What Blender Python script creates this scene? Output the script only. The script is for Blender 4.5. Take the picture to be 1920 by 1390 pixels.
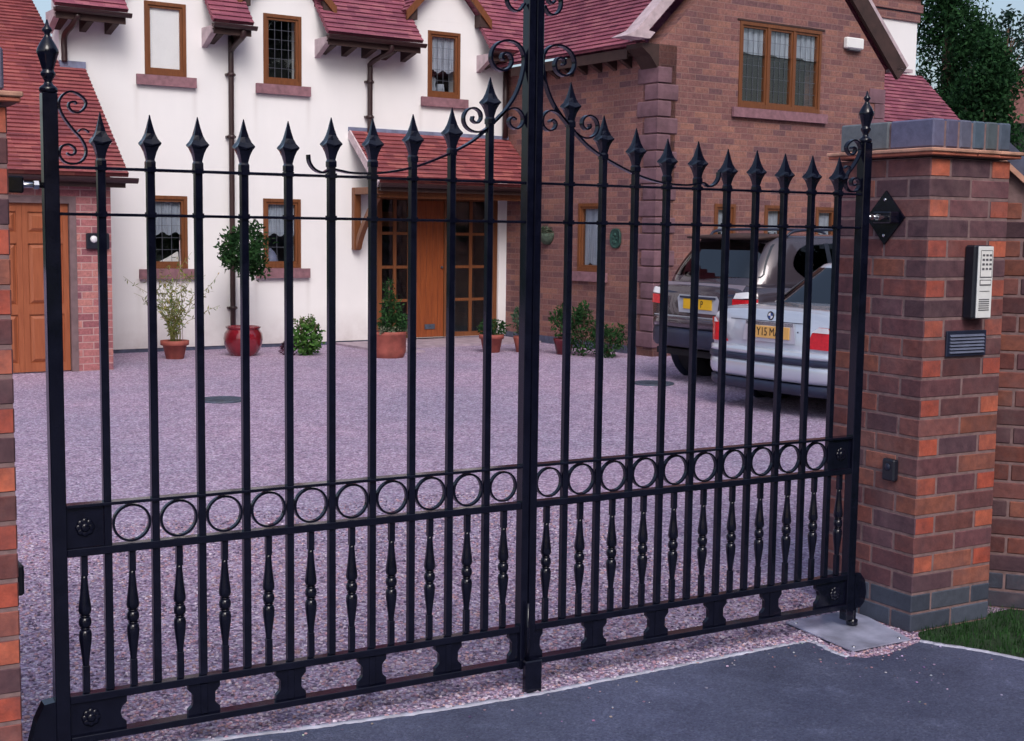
import bpy, bmesh, math, random
from mathutils import Vector, Matrix, noise
R = math.radians
rng = random.Random(7)
for o in list(bpy.data.objects): bpy.data.objects.remove(o)
sc = bpy.context.scene
COL = sc.collection

# ------------------------------------------------------------------ camera
cam = bpy.data.cameras.new('camera'); co = bpy.data.objects.new('camera', cam); COL.objects.link(co)
cam.sensor_width = 36; cam.sensor_fit = 'HORIZONTAL'; cam.lens = 47.19
cam.clip_start = .05; cam.clip_end = 2000
_r = Vector((0.8642824, -0.5028330, 0.0132279)); _u = Vector((0.0404812, 0.0957444, 0.9945825)); _f = Vector((0.5013754, 0.8590646, -0.1031054))
co.matrix_world = Matrix(((_r.x, _u.x, -_f.x, -.8726), (_r.y, _u.y, -_f.y, -3.6946), (_r.z, _u.z, -_f.z, 1.506), (0, 0, 0, 1)))
sc.camera = co
# ------------------------------------------------------------------ sky, sun, exposure
SUN_EL, SUN_AZ = R(44), R(197)          # azimuth measured clockwise from +Y
w = bpy.data.worlds.new('World'); sc.world = w; w.use_nodes = True
nt = w.node_tree; bg = nt.nodes['Background']
sky = nt.nodes.new('ShaderNodeTexSky'); sky.sky_type = 'NISHITA'; sky.sun_disc = False
sky.sun_elevation = SUN_EL; sky.sun_rotation = SUN_AZ; sky.air_density = 1.0; sky.dust_density = 4.0; sky.ozone_density = 1.0
hs = nt.nodes.new('ShaderNodeHueSaturation'); hs.inputs['Saturation'].default_value = .9; nt.links.new(sky.outputs[0], hs.inputs['Color'])
nt.links.new(hs.outputs[0], bg.inputs[0]); bg.inputs[1].default_value = .15
sl = bpy.data.lights.new('sun', 'SUN'); sl.energy = 1.0; sl.angle = R(25); sl.color = (1, .965, .985)
so = bpy.data.objects.new('sun', sl); COL.objects.link(so)
sd = Vector((math.sin(SUN_AZ) * math.cos(SUN_EL), math.cos(SUN_AZ) * math.cos(SUN_EL), math.sin(SUN_EL)))
so.rotation_euler = (-sd).to_track_quat('-Z', 'Y').to_euler(); so.location = (0, -10, 20)
vs = sc.view_settings; vs.view_transform = 'Standard'; vs.look = 'None'; vs.gamma = 1; vs.exposure = 0.30

# ------------------------------------------------------------------ materials
class NT:
    def __init__(s, name):
        s.m = bpy.data.materials.new(name); s.m.use_nodes = True; s.t = s.m.node_tree
        s.b = s.t.nodes['Principled BSDF']
    def n(s, typ, **k):
        nd = s.t.nodes.new('ShaderNode' + typ)
        for a, v in k.items(): setattr(nd, a, v)
        return nd
    def l(s, a, b): s.t.links.new(a, b)
    def math(s, op, a, b=None):
        nd = s.n('Math', operation=op)
        for i, v in enumerate((a, b)):
            if v is None: continue
            if isinstance(v, (int, float)): nd.inputs[i].default_value = v
            else: s.l(v, nd.inputs[i])
        return nd.outputs[0]
    def ramp(s, fac, stops, interp='LINEAR'):
        r = s.n('ValToRGB'); r.color_ramp.interpolation = interp
        e = r.color_ramp.elements
        while len(e) < len(stops): e.new(.5)
        for i, (p, c) in enumerate(stops): e[i].position = p; e[i].color = (*c, 1)
        s.l(fac, r.inputs[0]); return r.outputs[0]
    def mix(s, fac, a, b, blend='MIX'):
        x = s.n('Mix', data_type='RGBA', blend_type=blend)
        for i, v in ((0, fac), (6, a), (7, b)):
            if isinstance(v, (int, float)): x.inputs[i].default_value = v
            elif isinstance(v, tuple): x.inputs[i].default_value = (*v, 1)
            else: s.l(v, x.inputs[i])
        return x.outputs[2]
    def noise(s, vec, scale, detail=4, rough=.55):
        x = s.n('TexNoise'); x.inputs['Scale'].default_value = scale; x.inputs['Detail'].default_value = detail; x.inputs['Roughness'].default_value = rough
        if vec is not None: s.l(vec, x.inputs['Vector'])
        return x.outputs['Fac']
    def bump(s, h, strength, dist=.01):
        b = s.n('Bump'); b.inputs['Strength'].default_value = strength; b.inputs['Distance'].default_value = dist
        s.l(h, b.inputs['Height']); s.l(b.outputs[0], s.b.inputs['Normal'])
    def co(s, k='Object'): return s.n('TexCoord').outputs[k]

def plain(name, c, rough=.6, metal=0, var=.25, scale=8, bump=0, bscale=60, spec=.5, coat=0, stretch=None):
    a = NT(name); v = a.co()
    if stretch:
        mp = a.n('Mapping'); mp.inputs['Scale'].default_value = stretch; a.l(v, mp.inputs[0]); v = mp.outputs[0]
    f = a.noise(v, scale)
    lo = tuple(x * (1 - var) for x in c); hi = tuple(min(1, x * (1 + var)) for x in c)
    a.l(a.ramp(f, [(.3, lo), (.7, hi)]), a.b.inputs['Base Color'])
    a.b.inputs['Roughness'].default_value = rough; a.b.inputs['Metallic'].default_value = metal
    a.b.inputs['Specular IOR Level'].default_value = spec; a.b.inputs['Coat Weight'].default_value = coat
    if bump: a.bump(a.noise(v, bscale, 3), bump, .004)
    return a.m

def brickmat(name, bw, bh, mortar, ramp, mcol, msize=.012, bump=.6):
    a = NT(name); uv = a.co('UV')
    sp = a.n('SeparateXYZ'); a.l(uv, sp.inputs[0])
    row = a.math('FLOOR', a.math('DIVIDE', sp.outputs[1], bh))
    off = a.math('MULTIPLY', a.math('MODULO', a.math('ADD', row, 1000), 2), bw / 2)
    xs = a.math('ADD', sp.outputs[0], off)
    colm = a.math('FLOOR', a.math('DIVIDE', xs, bw))
    cb = a.n('CombineXYZ'); a.l(colm, cb.inputs[0]); a.l(row, cb.inputs[1])
    wn = a.n('TexWhiteNoise', noise_dimensions='2D'); a.l(cb.outputs[0], wn.inputs[0])
    fx = a.math('FRACT', a.math('DIVIDE', xs, bw)); fy = a.math('FRACT', a.math('DIVIDE', sp.outputs[1], bh))
    ex = a.math('MULTIPLY', a.math('MINIMUM', fx, a.math('SUBTRACT', 1, fx)), bw)
    ey = a.math('MULTIPLY', a.math('MINIMUM', fy, a.math('SUBTRACT', 1, fy)), bh)
    e = a.math('MINIMUM', ex, ey)
    jit = a.math('MULTIPLY', a.noise(a.co(), 60), .004)
    mk = a.n('MapRange'); a.l(a.math('ADD', e, jit), mk.inputs[0]); mk.inputs[1].default_value = msize / 2; mk.inputs[2].default_value = msize / 2 + .004
    c = a.ramp(wn.outputs[0], ramp)
    big = a.noise(a.co(), 1.3, 5); fine = a.noise(a.co(), 30, 5, .8)
    c = a.mix(.8, c, a.ramp(fine, [(.28, (.40, .40, .42)), (.72, (1.45, 1.38, 1.35))]), 'MULTIPLY')
    c = a.mix(.5, c, a.ramp(big, [(.3, (.7, .7, .72)), (.7, (1.2, 1.15, 1.15))]), 'MULTIPLY')
    c = a.mix(mk.outputs[0], mcol, c)
    a.l(c, a.b.inputs['Base Color']); a.b.inputs['Roughness'].default_value = .85
    h = a.math('ADD', mk.outputs[0], a.math('MULTIPLY', fine, .5))
    a.bump(h, bump, .008)
    return a.m

def attrmat(name, rough=.8, bump=.4, bscale=70, spec=.3, lo=(.6, .6, .6), hi=(1.3, 1.25, 1.25), trans=0, blotch=None):
    a = NT(name); at = a.n('Attribute'); at.attribute_name = 'Col'
    f = a.noise(a.co(), bscale, 4, .65)
    c = a.mix(.7, at.outputs[0], a.ramp(f, [(.25, lo), (.75, hi)]), 'MULTIPLY')
    if blotch:
        g = a.noise(a.co(), 7, 6, .7); c = a.mix(a.ramp(g, [(.42, (0, 0, 0)), (.64, (.42, .42, .42))]), c, blotch)
        h = a.noise(a.co(), 3, 5, .7); c = a.mix(a.ramp(h, [(.52, (0, 0, 0)), (.74, (.28, .28, .28))]), c, (.30, .20, .20))
    a.l(c, a.b.inputs['Base Color']); a.b.inputs['Roughness'].default_value = rough; a.b.inputs['Specular IOR Level'].default_value = spec
    if bump: a.bump(f, bump, .006)
    if trans:
        tr = a.n('BsdfTranslucent'); a.l(c, tr.inputs[0]); mx = a.n('MixShader'); mx.inputs[0].default_value = trans
        a.l(a.b.outputs[0], mx.inputs[1]); a.l(tr.outputs[0], mx.inputs[2])
        a.l(mx.outputs[0], a.t.nodes['Material Output'].inputs[0])
    return a.m

def gravelmat():
    a = NT('gravel'); p = a.co()
    v = a.n('TexVoronoi'); v.inputs['Scale'].default_value = 80; a.l(p, v.inputs['Vector'])
    v2 = a.n('TexVoronoi'); v2.inputs['Scale'].default_value = 33; a.l(p, v2.inputs['Vector'])
    sp = a.n('SeparateColor'); a.l(v.outputs['Color'], sp.inputs[0])
    c = a.ramp(sp.outputs[0], [(0, (.14, .105, .19)), (.25, (.38, .29, .44)), (.5, (.58, .39, .52)), (.72, (.66, .57, .74)), (.9, (.78, .71, .85)), (1, (.95, .90, .96))])
    sp2 = a.n('SeparateColor'); a.l(v2.outputs['Color'], sp2.inputs[0])
    c = a.mix(.35, c, a.ramp(sp2.outputs[1], [(0, (.30, .23, .36)), (.5, (.56, .43, .60)), (1, (.78, .65, .80))]))
    gap = a.n('MapRange'); a.l(v.outputs['Distance'], gap.inputs[0]); gap.inputs[1].default_value = .45; gap.inputs[2].default_value = .8
    c = a.mix(a.math('MULTIPLY', gap.outputs[0], .45), c, (.07, .05, .08))
    big = a.noise(p, .55, 5); mid = a.noise(p, 4, 4); gr = a.noise(p, 26, 5, .75)
    c = a.mix(.75, c, a.ramp(big, [(.35, (.80, .83, .91)), (.65, (1.05, .94, 1.0))]), 'MULTIPLY')
    c = a.mix(.5, c, a.ramp(mid, [(.3, (.75, .75, .78)), (.7, (1.2, 1.18, 1.18))]), 'MULTIPLY')
    c = a.mix(.7, c, a.ramp(gr, [(.32, (.62, .63, .66)), (.5, (1, 1, 1)), (.68, (1.32, 1.28, 1.3))]), 'MULTIPLY')
    a.l(c, a.b.inputs['Base Color']); a.b.inputs['Roughness'].default_value = .8; a.b.inputs['Specular IOR Level'].default_value = .3
    h = a.math('SUBTRACT', 1, v.outputs['Distance'])
    a.bump(a.math('ADD', h, a.math('MULTIPLY', sp.outputs[1], .8)), 1, .012)
    return a.m

def asphaltmat():
    a = NT('asphalt'); p = a.co()
    v = a.n('TexVoronoi'); v.inputs['Scale'].default_value = 150; a.l(p, v.inputs['Vector']); sp = a.n('SeparateColor'); a.l(v.outputs['Color'], sp.inputs[0])
    f = a.noise(p, 70, 4, .75); b = a.noise(p, .9, 6, .6); m = a.noise(p, 5, 6, .7); st = a.noise(p, 2.2, 4, .5)
    c = a.ramp(sp.outputs[0], [(0, (.052, .062, .118)), (.5, (.074, .088, .162)), (.9, (.092, .108, .19)), (1, (.12, .14, .22))])
    c = a.mix(.6, c, a.ramp(f, [(.3, (.80, .80, .82)), (.7, (1.18, 1.17, 1.16))]), 'MULTIPLY')
    c = a.mix(.9, c, a.ramp(b, [(.32, (.66, .69, .78)), (.5, (1, 1, 1)), (.68, (1.3, 1.28, 1.3))]), 'MULTIPLY')
    c = a.mix(.7, c, a.ramp(m, [(.3, (.7, .72, .78)), (.58, (1.0, 1.0, 1.0)), (.70, (1.8, 1.75, 1.65))]), 'MULTIPLY')
    c = a.mix(.5, c, a.ramp(st, [(.36, (.55, .56, .62)), (.46, (1, 1, 1))]), 'MULTIPLY')
    a.l(c, a.b.inputs['Base Color']); a.l(a.ramp(b, [(.3, (.62, .62, .62)), (.7, (.85, .85, .85))]), a.b.inputs['Roughness'])
    a.bump(a.math('ADD', a.math('SUBTRACT', 1, v.outputs['Distance']), a.math('MULTIPLY', sp.outputs[1], .7)), .7, .006); return a.m

def rendermat():
    a = NT('white_render'); p = a.co()
    f = a.noise(p, 90, 3); b = a.noise(p, .9, 5)
    mp = a.n('Mapping'); mp.inputs['Scale'].default_value = (2.2, 2.2, .5); a.l(p, mp.inputs[0]); st = a.noise(mp.outputs[0], 1.0, 6)
    c = a.ramp(b, [(.3, (.80, .80, .82)), (.7, (.86, .86, .88))])
    c = a.mix(.5, c, a.ramp(st, [(.3, (.90, .90, .915)), (.6, (1, 1, 1))]), 'MULTIPLY')
    sp = a.n('SeparateXYZ'); a.l(p, sp.inputs[0]); g = a.n('MapRange'); a.l(sp.outputs[2], g.inputs[0]); g.inputs[1].default_value = .5; g.inputs[2].default_value = .05
    dn = a.noise(p, 6, 5, .65); c = a.mix(a.math('MULTIPLY', a.math('MULTIPLY', g.outputs[0], dn), .75), c, (.36, .29, .30))
    for u, zz in ((.675, 3.17), (2.18, 3.17), (4.545, 3.165), (.67, .88), (2.17, .875)):   # rain streaks under the sill ends
        for e in (-.36, .36):
            du = a.math('ABSOLUTE', a.math('SUBTRACT', sp.outputs[0], u + e * (.99 if e > 0 else 1.0))); k1 = a.n('MapRange'); a.l(du, k1.inputs[0]); k1.inputs[1].default_value = .05; k1.inputs[2].default_value = .0
            k2 = a.n('MapRange'); a.l(sp.outputs[2], k2.inputs[0]); k2.inputs[1].default_value = zz - .6; k2.inputs[2].default_value = zz
            top = a.math('LESS_THAN', sp.outputs[2], zz)
            c = a.mix(a.math('MULTIPLY', a.math('MULTIPLY', a.math('MULTIPLY', k1.outputs[0], k2.outputs[0]), top), .28), c, (.42, .38, .38))
    a.l(c, a.b.inputs['Base Color']); a.b.inputs['Roughness'].default_value = .9; a.b.inputs['Specular IOR Level'].default_value = .2
    a.bump(f, .25, .003); return a.m

def tilemat(name, ramp):
    a = NT(name); uv = a.co('UV'); sp = a.n('SeparateXYZ'); a.l(uv, sp.inputs[0])
    row = a.math('FLOOR', a.math('ADD', a.math('DIVIDE', sp.outputs[1], TG), .02))
    xs = a.math('DIVIDE', a.math('ADD', sp.outputs[0], a.math('MULTIPLY', a.math('MODULO', a.math('ADD', row, 1000), 2), .08)), .165)
    cb = a.n('CombineXYZ'); a.l(a.math('FLOOR', xs), cb.inputs[0]); a.l(row, cb.inputs[1])
    wn = a.n('TexWhiteNoise', noise_dimensions='2D'); a.l(cb.outputs[0], wn.inputs[0])
    c = a.ramp(wn.outputs[0], ramp)
    fx = a.math('FRACT', xs); ed = a.math('MINIMUM', fx, a.math('SUBTRACT', 1, fx))
    mk = a.n('MapRange'); a.l(ed, mk.inputs[0]); mk.inputs[1].default_value = .01; mk.inputs[2].default_value = .05
    big = a.noise(a.co(), 1.2, 5); fine = a.noise(a.co(), 30, 4, .7)
    c = a.mix(.6, c, a.ramp(big, [(.3, (.60, .62, .68)), (.7, (1.25, 1.18, 1.15))]), 'MULTIPLY')
    c = a.mix(.5, c, a.ramp(fine, [(.3, (.7, .7, .7)), (.7, (1.25, 1.2, 1.2))]), 'MULTIPLY')
    a.l(c, a.b.inputs['Base Color']); a.b.inputs['Roughness'].default_value = .8; a.b.inputs['Specular IOR Level'].default_value = .3
    a.bump(a.math('ADD', mk.outputs[0], a.math('MULTIPLY', fine, .3)), .5, .006); return a.m

def woodmat(name, c1, c2, rough=.45):
    a = NT(name); mp = a.n('Mapping'); mp.inputs['Scale'].default_value = (14, 14, 1.2); a.l(a.co(), mp.inputs[0])
    f = a.noise(mp.outputs[0], 3.5, 6, .6)
    a.l(a.ramp(f, [(.3, c1), (.7, c2)]), a.b.inputs['Base Color']); a.b.inputs['Roughness'].default_value = rough
    a.bump(f, .15, .003); return a.m

def glassmat(name, tint=(.75, .8, .85), ior=1.5):
    a = NT(name); a.t.nodes.remove(a.b)
    t = a.n('BsdfTransparent'); t.inputs[0].default_value = (*tint, 1); g = a.n('BsdfGlossy'); g.inputs['Roughness'].default_value = .02
    f = a.n('Fresnel'); ge = a.n('NewGeometry'); a.l(a.math('ADD', a.math('MULTIPLY', ge.outputs['Backfacing'], 1 / ior - ior), ior), f.inputs[0]); mx = a.n('MixShader')
    nz = a.noise(a.co(), 2.5, 2); bp = a.n('Bump'); bp.inputs['Strength'].default_value = .04; bp.inputs['Distance'].default_value = .02
    a.l(nz, bp.inputs['Height']); a.l(bp.outputs[0], g.inputs['Normal'])
    a.l(f.outputs[0], mx.inputs[0]); a.l(t.outputs[0], mx.inputs[1]); a.l(g.outputs[0], mx.inputs[2])
    a.l(mx.outputs[0], a.t.nodes['Material Output'].inputs[0]); return a.m

TG = .085   # tile gauge
def gatepaint():
    a = NT('black_gate_paint'); p = a.co(); f = a.noise(p, 25, 4); s = a.noise(p, 180, 2)
    a.l(a.ramp(f, [(.3, (.003, .0035, .010)), (.7, (.006, .007, .018))]), a.b.inputs['Base Color'])
    a.l(a.ramp(f, [(.3, (.08, .08, .08)), (.7, (.16, .16, .16))]), a.b.inputs['Roughness'])
    a.b.inputs['Specular IOR Level'].default_value = .42; a.bump(s, .05, .001); return a.m

M = dict(
    gate=gatepaint(), gravel=gravelmat(), asphalt=asphaltmat(), render=rendermat(),
    brick=brickmat('house_brick', .225, .075, .012, [(0, (.155, .078, .088)), (.3, (.215, .100, .098)), (.65, (.255, .120, .108)), (.9, (.31, .15, .12)), (1, (.14, .072, .088))], (.25, .145, .135), .008, .4),
    gbrick=brickmat('garage_brick', .225, .075, .012, [(0, (.21, .08, .11)), (.3, (.32, .115, .13)), (.65, (.40, .16, .165)), (.9, (.45, .20, .18)), (1, (.22, .09, .13))], (.42, .27, .27), .010, .4),
    quoin=plain('quoin_stone', (.165, .088, .112), .85, var=.3, scale=6, bump=.4),
    sill=plain('sill_brick', (.24, .122, .15), .85, var=.25, scale=14, bump=.4),
    tile=tilemat('purple_red_tiles', [(0, (.185, .056, .090)), (.35, (.24, .072, .112)), (.7, (.28, .088, .128)), (1, (.32, .12, .15))]),
    tileR=tilemat('red_tiles', [(0, (.18, .050, .062)), (.35, (.245, .064, .074)), (.7, (.295, .080, .086)), (1, (.34, .11, .105))]),
    oak=woodmat('oak_joinery', (.125, .042, .016), (.20, .072, .027)),
    oakd=woodmat('oak_door', (.19, .045, .014), (.29, .075, .021)),
    gdoor=woodmat('garage_door_wood', (.25, .070, .030), (.34, .105, .046)),
    brown=plain('dark_brown_plastic', (.034, .016, .018), .4, var=.2),
    dsoffit=plain('dark_timber', (.045, .022, .02), .7, var=.3),
    frame=plain('grey_brown_frame', (.16, .105, .115), .7, var=.2, scale=12),
    lead=plain('lead_flashing', (.17, .19, .30), .6, var=.3, scale=10, bump=.3),
    leading=plain('window_leading', (.09, .10, .13), .4, var=.15),
    glass=glassmat('window_glass', (.95, .96, .97), 1.55), cglass=glassmat('car_glass', (.05, .06, .08), 1.42),
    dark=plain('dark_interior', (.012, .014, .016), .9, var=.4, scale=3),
    sky_white=plain('sky_white_and_cloth', (.93, .92, .92), .8, var=.02, scale=5),
    net_sky=plain('net_and_sky', (.32, .36, .43), .9, var=.25, scale=6, stretch=(8, 8, .4)),
    blue=plain('blue_brick', (.07, .082, .14), .55, var=.35, scale=14, bump=.3),
    verge=plain('pale_mortar', (.50, .40, .44), .85, var=.2, scale=10, bump=.3),
    white=plain('white_plastic', (.82, .83, .84), .4, var=.03),
    concrete=plain('concrete', (.34, .27, .33), .85, var=.25, scale=8, bump=.4),
    edging=plain('pale_edging', (.40, .41, .52), .85, var=.4, scale=14, bump=.5, bscale=90),
    iron=plain('cast_iron_cover', (.05, .065, .10), .6, var=.35, scale=20, bump=.4),
    steel=plain('bright_steel', (.62, .63, .68), .25, metal=1, var=.12, scale=30),
    plate=plain('galvanised_lid', (.42, .44, .60), .26, metal=.25, var=.4, scale=7, bump=.08),
    terra=plain('terracotta', (.29, .075, .058), .75, var=.25, scale=10, bump=.3),
    glaze=plain('red_glaze', (.16, .008, .016), .12, var=.3, scale=6, coat=.6),
    dglaze=plain('dark_red_glaze', (.10, .012, .02), .2, var=.3, scale=6),
    soil=plain('soil', (.03, .02, .015), .95, var=.4, scale=30),
    bark=plain('bark', (.075, .045, .03), .9, var=.4, scale=20, bump=.6),
    leaf=attrmat('leaves', .7, 0, 20, .12, trans=.25),
    attrbrick=attrmat('fired_bricks', .85, .5, 26, .2, (.45, .45, .52), (1.5, 1.38, 1.3), blotch=(.095, .060, .075)),
    attrblue=attrmat('blue_bricks', .6, .4, 30, .35, (.7, .7, .72), (1.25, 1.25, 1.25)),
    mortar=plain('mortar', (.215, .14, .145), .95, var=.25, scale=30, bump=.5),
    creasing=plain('creasing_tile', (.50, .27, .20), .8, var=.35, scale=14, bump=.3),
    creasingR=plain('creasing_tile_red', (.40, .12, .08), .8, var=.35, scale=14, bump=.3),
    black=plain('black_plastic', (.010, .012, .022), .4, var=.2),
    alu=plain('intercom_face', (.80, .82, .84), .4, metal=.0, var=.05, scale=30),
    greypl=plain('grey_marking', (.10, .10, .12), .5, var=.1),
    louvre=plain('grey_louvre', (.12, .14, .22), .5, var=.2, scale=20),
    sglass=glassmat('tinted_rear_glass', (.55, .57, .60), 1.33), shelf=plain('grey_shelf', (.075, .08, .10), .8, var=.3), pearl=plain('pale_grey_paint', (.25, .22, .27), .3, metal=.3, var=.04), rglass=glassmat('coated_car_glass', (.05, .06, .09), 2.3),
    silver=plain('silver_car_paint', (.55, .60, .70), .22, metal=.35, var=.03, scale=3, coat=1),
    bronze=plain('grey_bronze_car_paint', (.062, .050, .066), .25, metal=.3, var=.04, scale=3, coat=1),
    tyre=plain('tyre_rubber', (.012, .012, .016), .8, var=.2),
    rim=plain('alloy_rim', (.45, .46, .5), .3, metal=.8, var=.1),
    redlens=plain('red_lens', (.62, .012, .022), .15, var=.15, scale=40, coat=.5),
    amber=plain('amber_lens', (.65, .10, .02), .15, var=.1, coat=.5),
    clear=plain('clear_lens', (.75, .76, .8), .12, var=.1, coat=.6),
    trim=plain('black_bumper_trim', (.016, .022, .05), .45, var=.2),
    yplate=plain('yellow_plate', (.72, .42, .01), .4, var=.06),
    oplate=plain('amber_plate', (.70, .40, .12), .4, var=.06),
    ink=plain('plate_letters', (.02, .016, .012), .5, var=.1),
    badgeb=plain('badge_blue', (.03, .09, .30), .3, var=.1), badgew=plain('badge_white', (.75, .77, .8), .3, var=.05),
    patina=plain('green_patina', (.018, .062, .052), .6, var=.5, scale=25, bump=.5, bscale=50),
    moss=plain('basket_moss', (.07, .10, .075), .95, var=.5, scale=30, bump=1, bscale=60),
    farbrick=plain('far_brick', (.22, .10, .095), .9, var=.3, scale=12),
    grassg=attrmat('grass_blades', .6, 0, 30, .3, trans=.2),
    earth=plain('dark_lawn_soil', (.014, .04, .014), .95, var=.5, scale=14, bump=.6),
    stone=attrmat('loose_stones', .8, .2, 90, .3),
)

# ------------------------------------------------------------------ mesh builder
class MB:
    def __init__(s): s.v = []; s.f = []; s.c = []; s.mi = []; s.mats = []; s.sm = []
    def add(s, vs, fs, col=None, mat=0, smooth=False):
        o = len(s.v); s.v += [tuple(p) for p in vs]
        for i, f in enumerate(fs):
            s.f.append([o + k for k in f]); s.c.append(col[i] if isinstance(col, list) else col); s.mi.append(mat); s.sm.append(smooth)
        return s
    def box(s, x0, x1, y0, y1, z0, z1, col=None, mat=0):
        P = [(x, y, z) for z in (z0, z1) for y in (y0, y1) for x in (x0, x1)]
        return s.add(P, [(0, 2, 3, 1), (4, 5, 7, 6), (0, 1, 5, 4), (2, 6, 7, 3), (0, 4, 6, 2), (1, 3, 7, 5)], col, mat)
    def bbox(s, x0, x1, y0, y1, z0, z1, b=.004, col=None, mat=0):   # bevelled box
        P = []
        cx, cy, cz = (x0 + x1) / 2, (y0 + y1) / 2, (z0 + z1) / 2; hx, hy, hz = (x1 - x0) / 2, (y1 - y0) / 2, (z1 - z0) / 2
        b = min(b, hx * .45, hy * .45, hz * .45)
        bm = bmesh.new(); bmesh.ops.create_cube(bm, size=1)
        for vv in bm.verts: vv.co = (cx + vv.co.x * 2 * hx, cy + vv.co.y * 2 * hy, cz + vv.co.z * 2 * hz)
        bmesh.ops.bevel(bm, geom=bm.edges[:], offset=b, segments=1, affect='EDGES', profile=.5)
        s.add([tuple(q.co) for q in bm.verts], [[q.index for q in f.verts] for f in bm.faces], col, mat); bm.free(); return s
    def prism(s, pts, ext, col=None, mat=0):   # planar polygon extruded by vector
        n = len(pts); e = Vector(ext); A = [Vector(p) for p in pts]; B = [p + e for p in A]
        nrm = Vector((0, 0, 0))
        for i in range(n): nrm += A[i].cross(A[(i + 1) % n])
        fs = [list(range(n))[::-1], [n + i for i in range(n)]] + [[i, (i + 1) % n, n + (i + 1) % n, n + i] for i in range(n)]
        if nrm.dot(e) < 0: fs = [f[::-1] for f in fs]
        return s.add(A + B, fs, col, mat)
    def beam(s, a, b, wdt, hgt, up=(0, 0, 1), col=None, mat=0):
        a = Vector(a); b = Vector(b); d = (b - a).normalized(); sd_ = d.cross(Vector(up)).normalized(); u = sd_.cross(d)
        q = [sd_ * (sx * wdt / 2) + u * (sz * hgt / 2) for sx, sz in ((-1, -1), (1, -1), (1, 1), (-1, 1))]
        return s.prism([a + k for k in q], b - a, col, mat)
    def tube(s, path, r, n=8, col=None, mat=0, smooth=True, radii=None):
        P = [Vector(p) for p in path]; rings = []
        up = Vector((0, 0, 1)); prev = None
        for i, p in enumerate(P):
            d = (P[min(i + 1, len(P) - 1)] - P[max(i - 1, 0)]).normalized()
            if prev is None:
                a = d.cross(up if abs(d.z) < .9 else Vector((1, 0, 0))).normalized()
            else: a = (prev - d * prev.dot(d)).normalized()
            prev = a; b = d.cross(a); rr = radii[i] if radii else r
            rings.append([p + (a * math.cos(t) + b * math.sin(t)) * rr for t in [2 * math.pi * k / n for k in range(n)]])
        return s.loft(rings, col, mat, smooth)
    def loft(s, rings, col=None, mat=0, smooth=True, cap=True):
        n = len(rings[0]); vs_ = [q for r in rings for q in r]; fs = []
        for i in range(len(rings) - 1):
            for k in range(n): fs.append((i * n + k, i * n + (k + 1) % n, (i + 1) * n + (k + 1) % n, (i + 1) * n + k))
        if cap: fs.append(tuple(range(n))[::-1]); fs.append(tuple((len(rings) - 1) * n + k for k in range(n)))
        return s.add(vs_, fs, col, mat, smooth)
    def lathe(s, cx, cy, prof, n=16, col=None, mat=0, smooth=True, square=False):
        rings = []
        for r, z in prof:
            if square: rings.append([(cx + r * a, cy + r * b, z) for a, b in ((-1, -1), (1, -1), (1, 1), (-1, 1))])
            else: rings.append([(cx + r * math.cos(2 * math.pi * k / n), cy + r * math.sin(2 * math.pi * k / n), z) for k in range(n)])
        return s.loft(rings, col, mat, smooth and not square)
    def ribbon(s, path, wy, th, y=0, col=None, mat=0, taper=False):   # flat bar bent in the XZ plane
        n = len(path); rings = []
        for i, (x, z) in enumerate(path):
            x0, z0 = path[max(i - 1, 0)]; x1, z1 = path[min(i + 1, n - 1)]
            L = math.hypot(x1 - x0, z1 - z0) or 1; nx, nz = -(z1 - z0) / L, (x1 - x0) / L
            t = th / 2
            if taper: t *= max(.35, min(1, i / 4 + .3, (n - 1 - i) / 4 + .3))
            rings.append([(x + nx * t, y - wy / 2, z + nz * t), (x + nx * t, y + wy / 2, z + nz * t), (x - nx * t, y + wy / 2, z - nz * t), (x - nx * t, y - wy / 2, z - nz * t)])
        return s.loft(rings, col, mat, False)
    def build(s, name, mat, parent=None, auto=None, shade=None):
        me = bpy.data.meshes.new(name); me.from_pydata(s.v, [], s.f)
        for m in (mat if isinstance(mat, (list, tuple)) else [mat]): me.materials.append(M[m] if isinstance(m, str) else m)
        hc = any(c is not None for c in s.c)
        if hc: me.color_attributes.new('Col', 'FLOAT_COLOR', 'CORNER')
        me.uv_layers.new(name='UVMap'); uv = me.uv_layers['UVMap']; ca = me.color_attributes['Col'] if hc else None
        for i, p in enumerate(me.polygons):
            p.material_index = s.mi[i]; p.use_smooth = s.sm[i]
            n = p.normal; t = Vector((1, 0, 0)) if abs(n.z) > .97 else Vector((-n.y, n.x, 0)).normalized()
            b = n.cross(t)
            for li in p.loop_indices:
                q = me.vertices[me.loops[li].vertex_index].co
                uv.data[li].uv = (q.dot(t), q.z if abs(n.z) < .2 else q.dot(b))
                if ca: ca.data[li].color = (*(s.c[i] or (.5, .5, .5)), 1)
        me.validate(); me.update()
        o = bpy.data.objects.new(name, me); COL.objects.link(o)
        if parent: o.parent = parent
        return o

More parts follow.
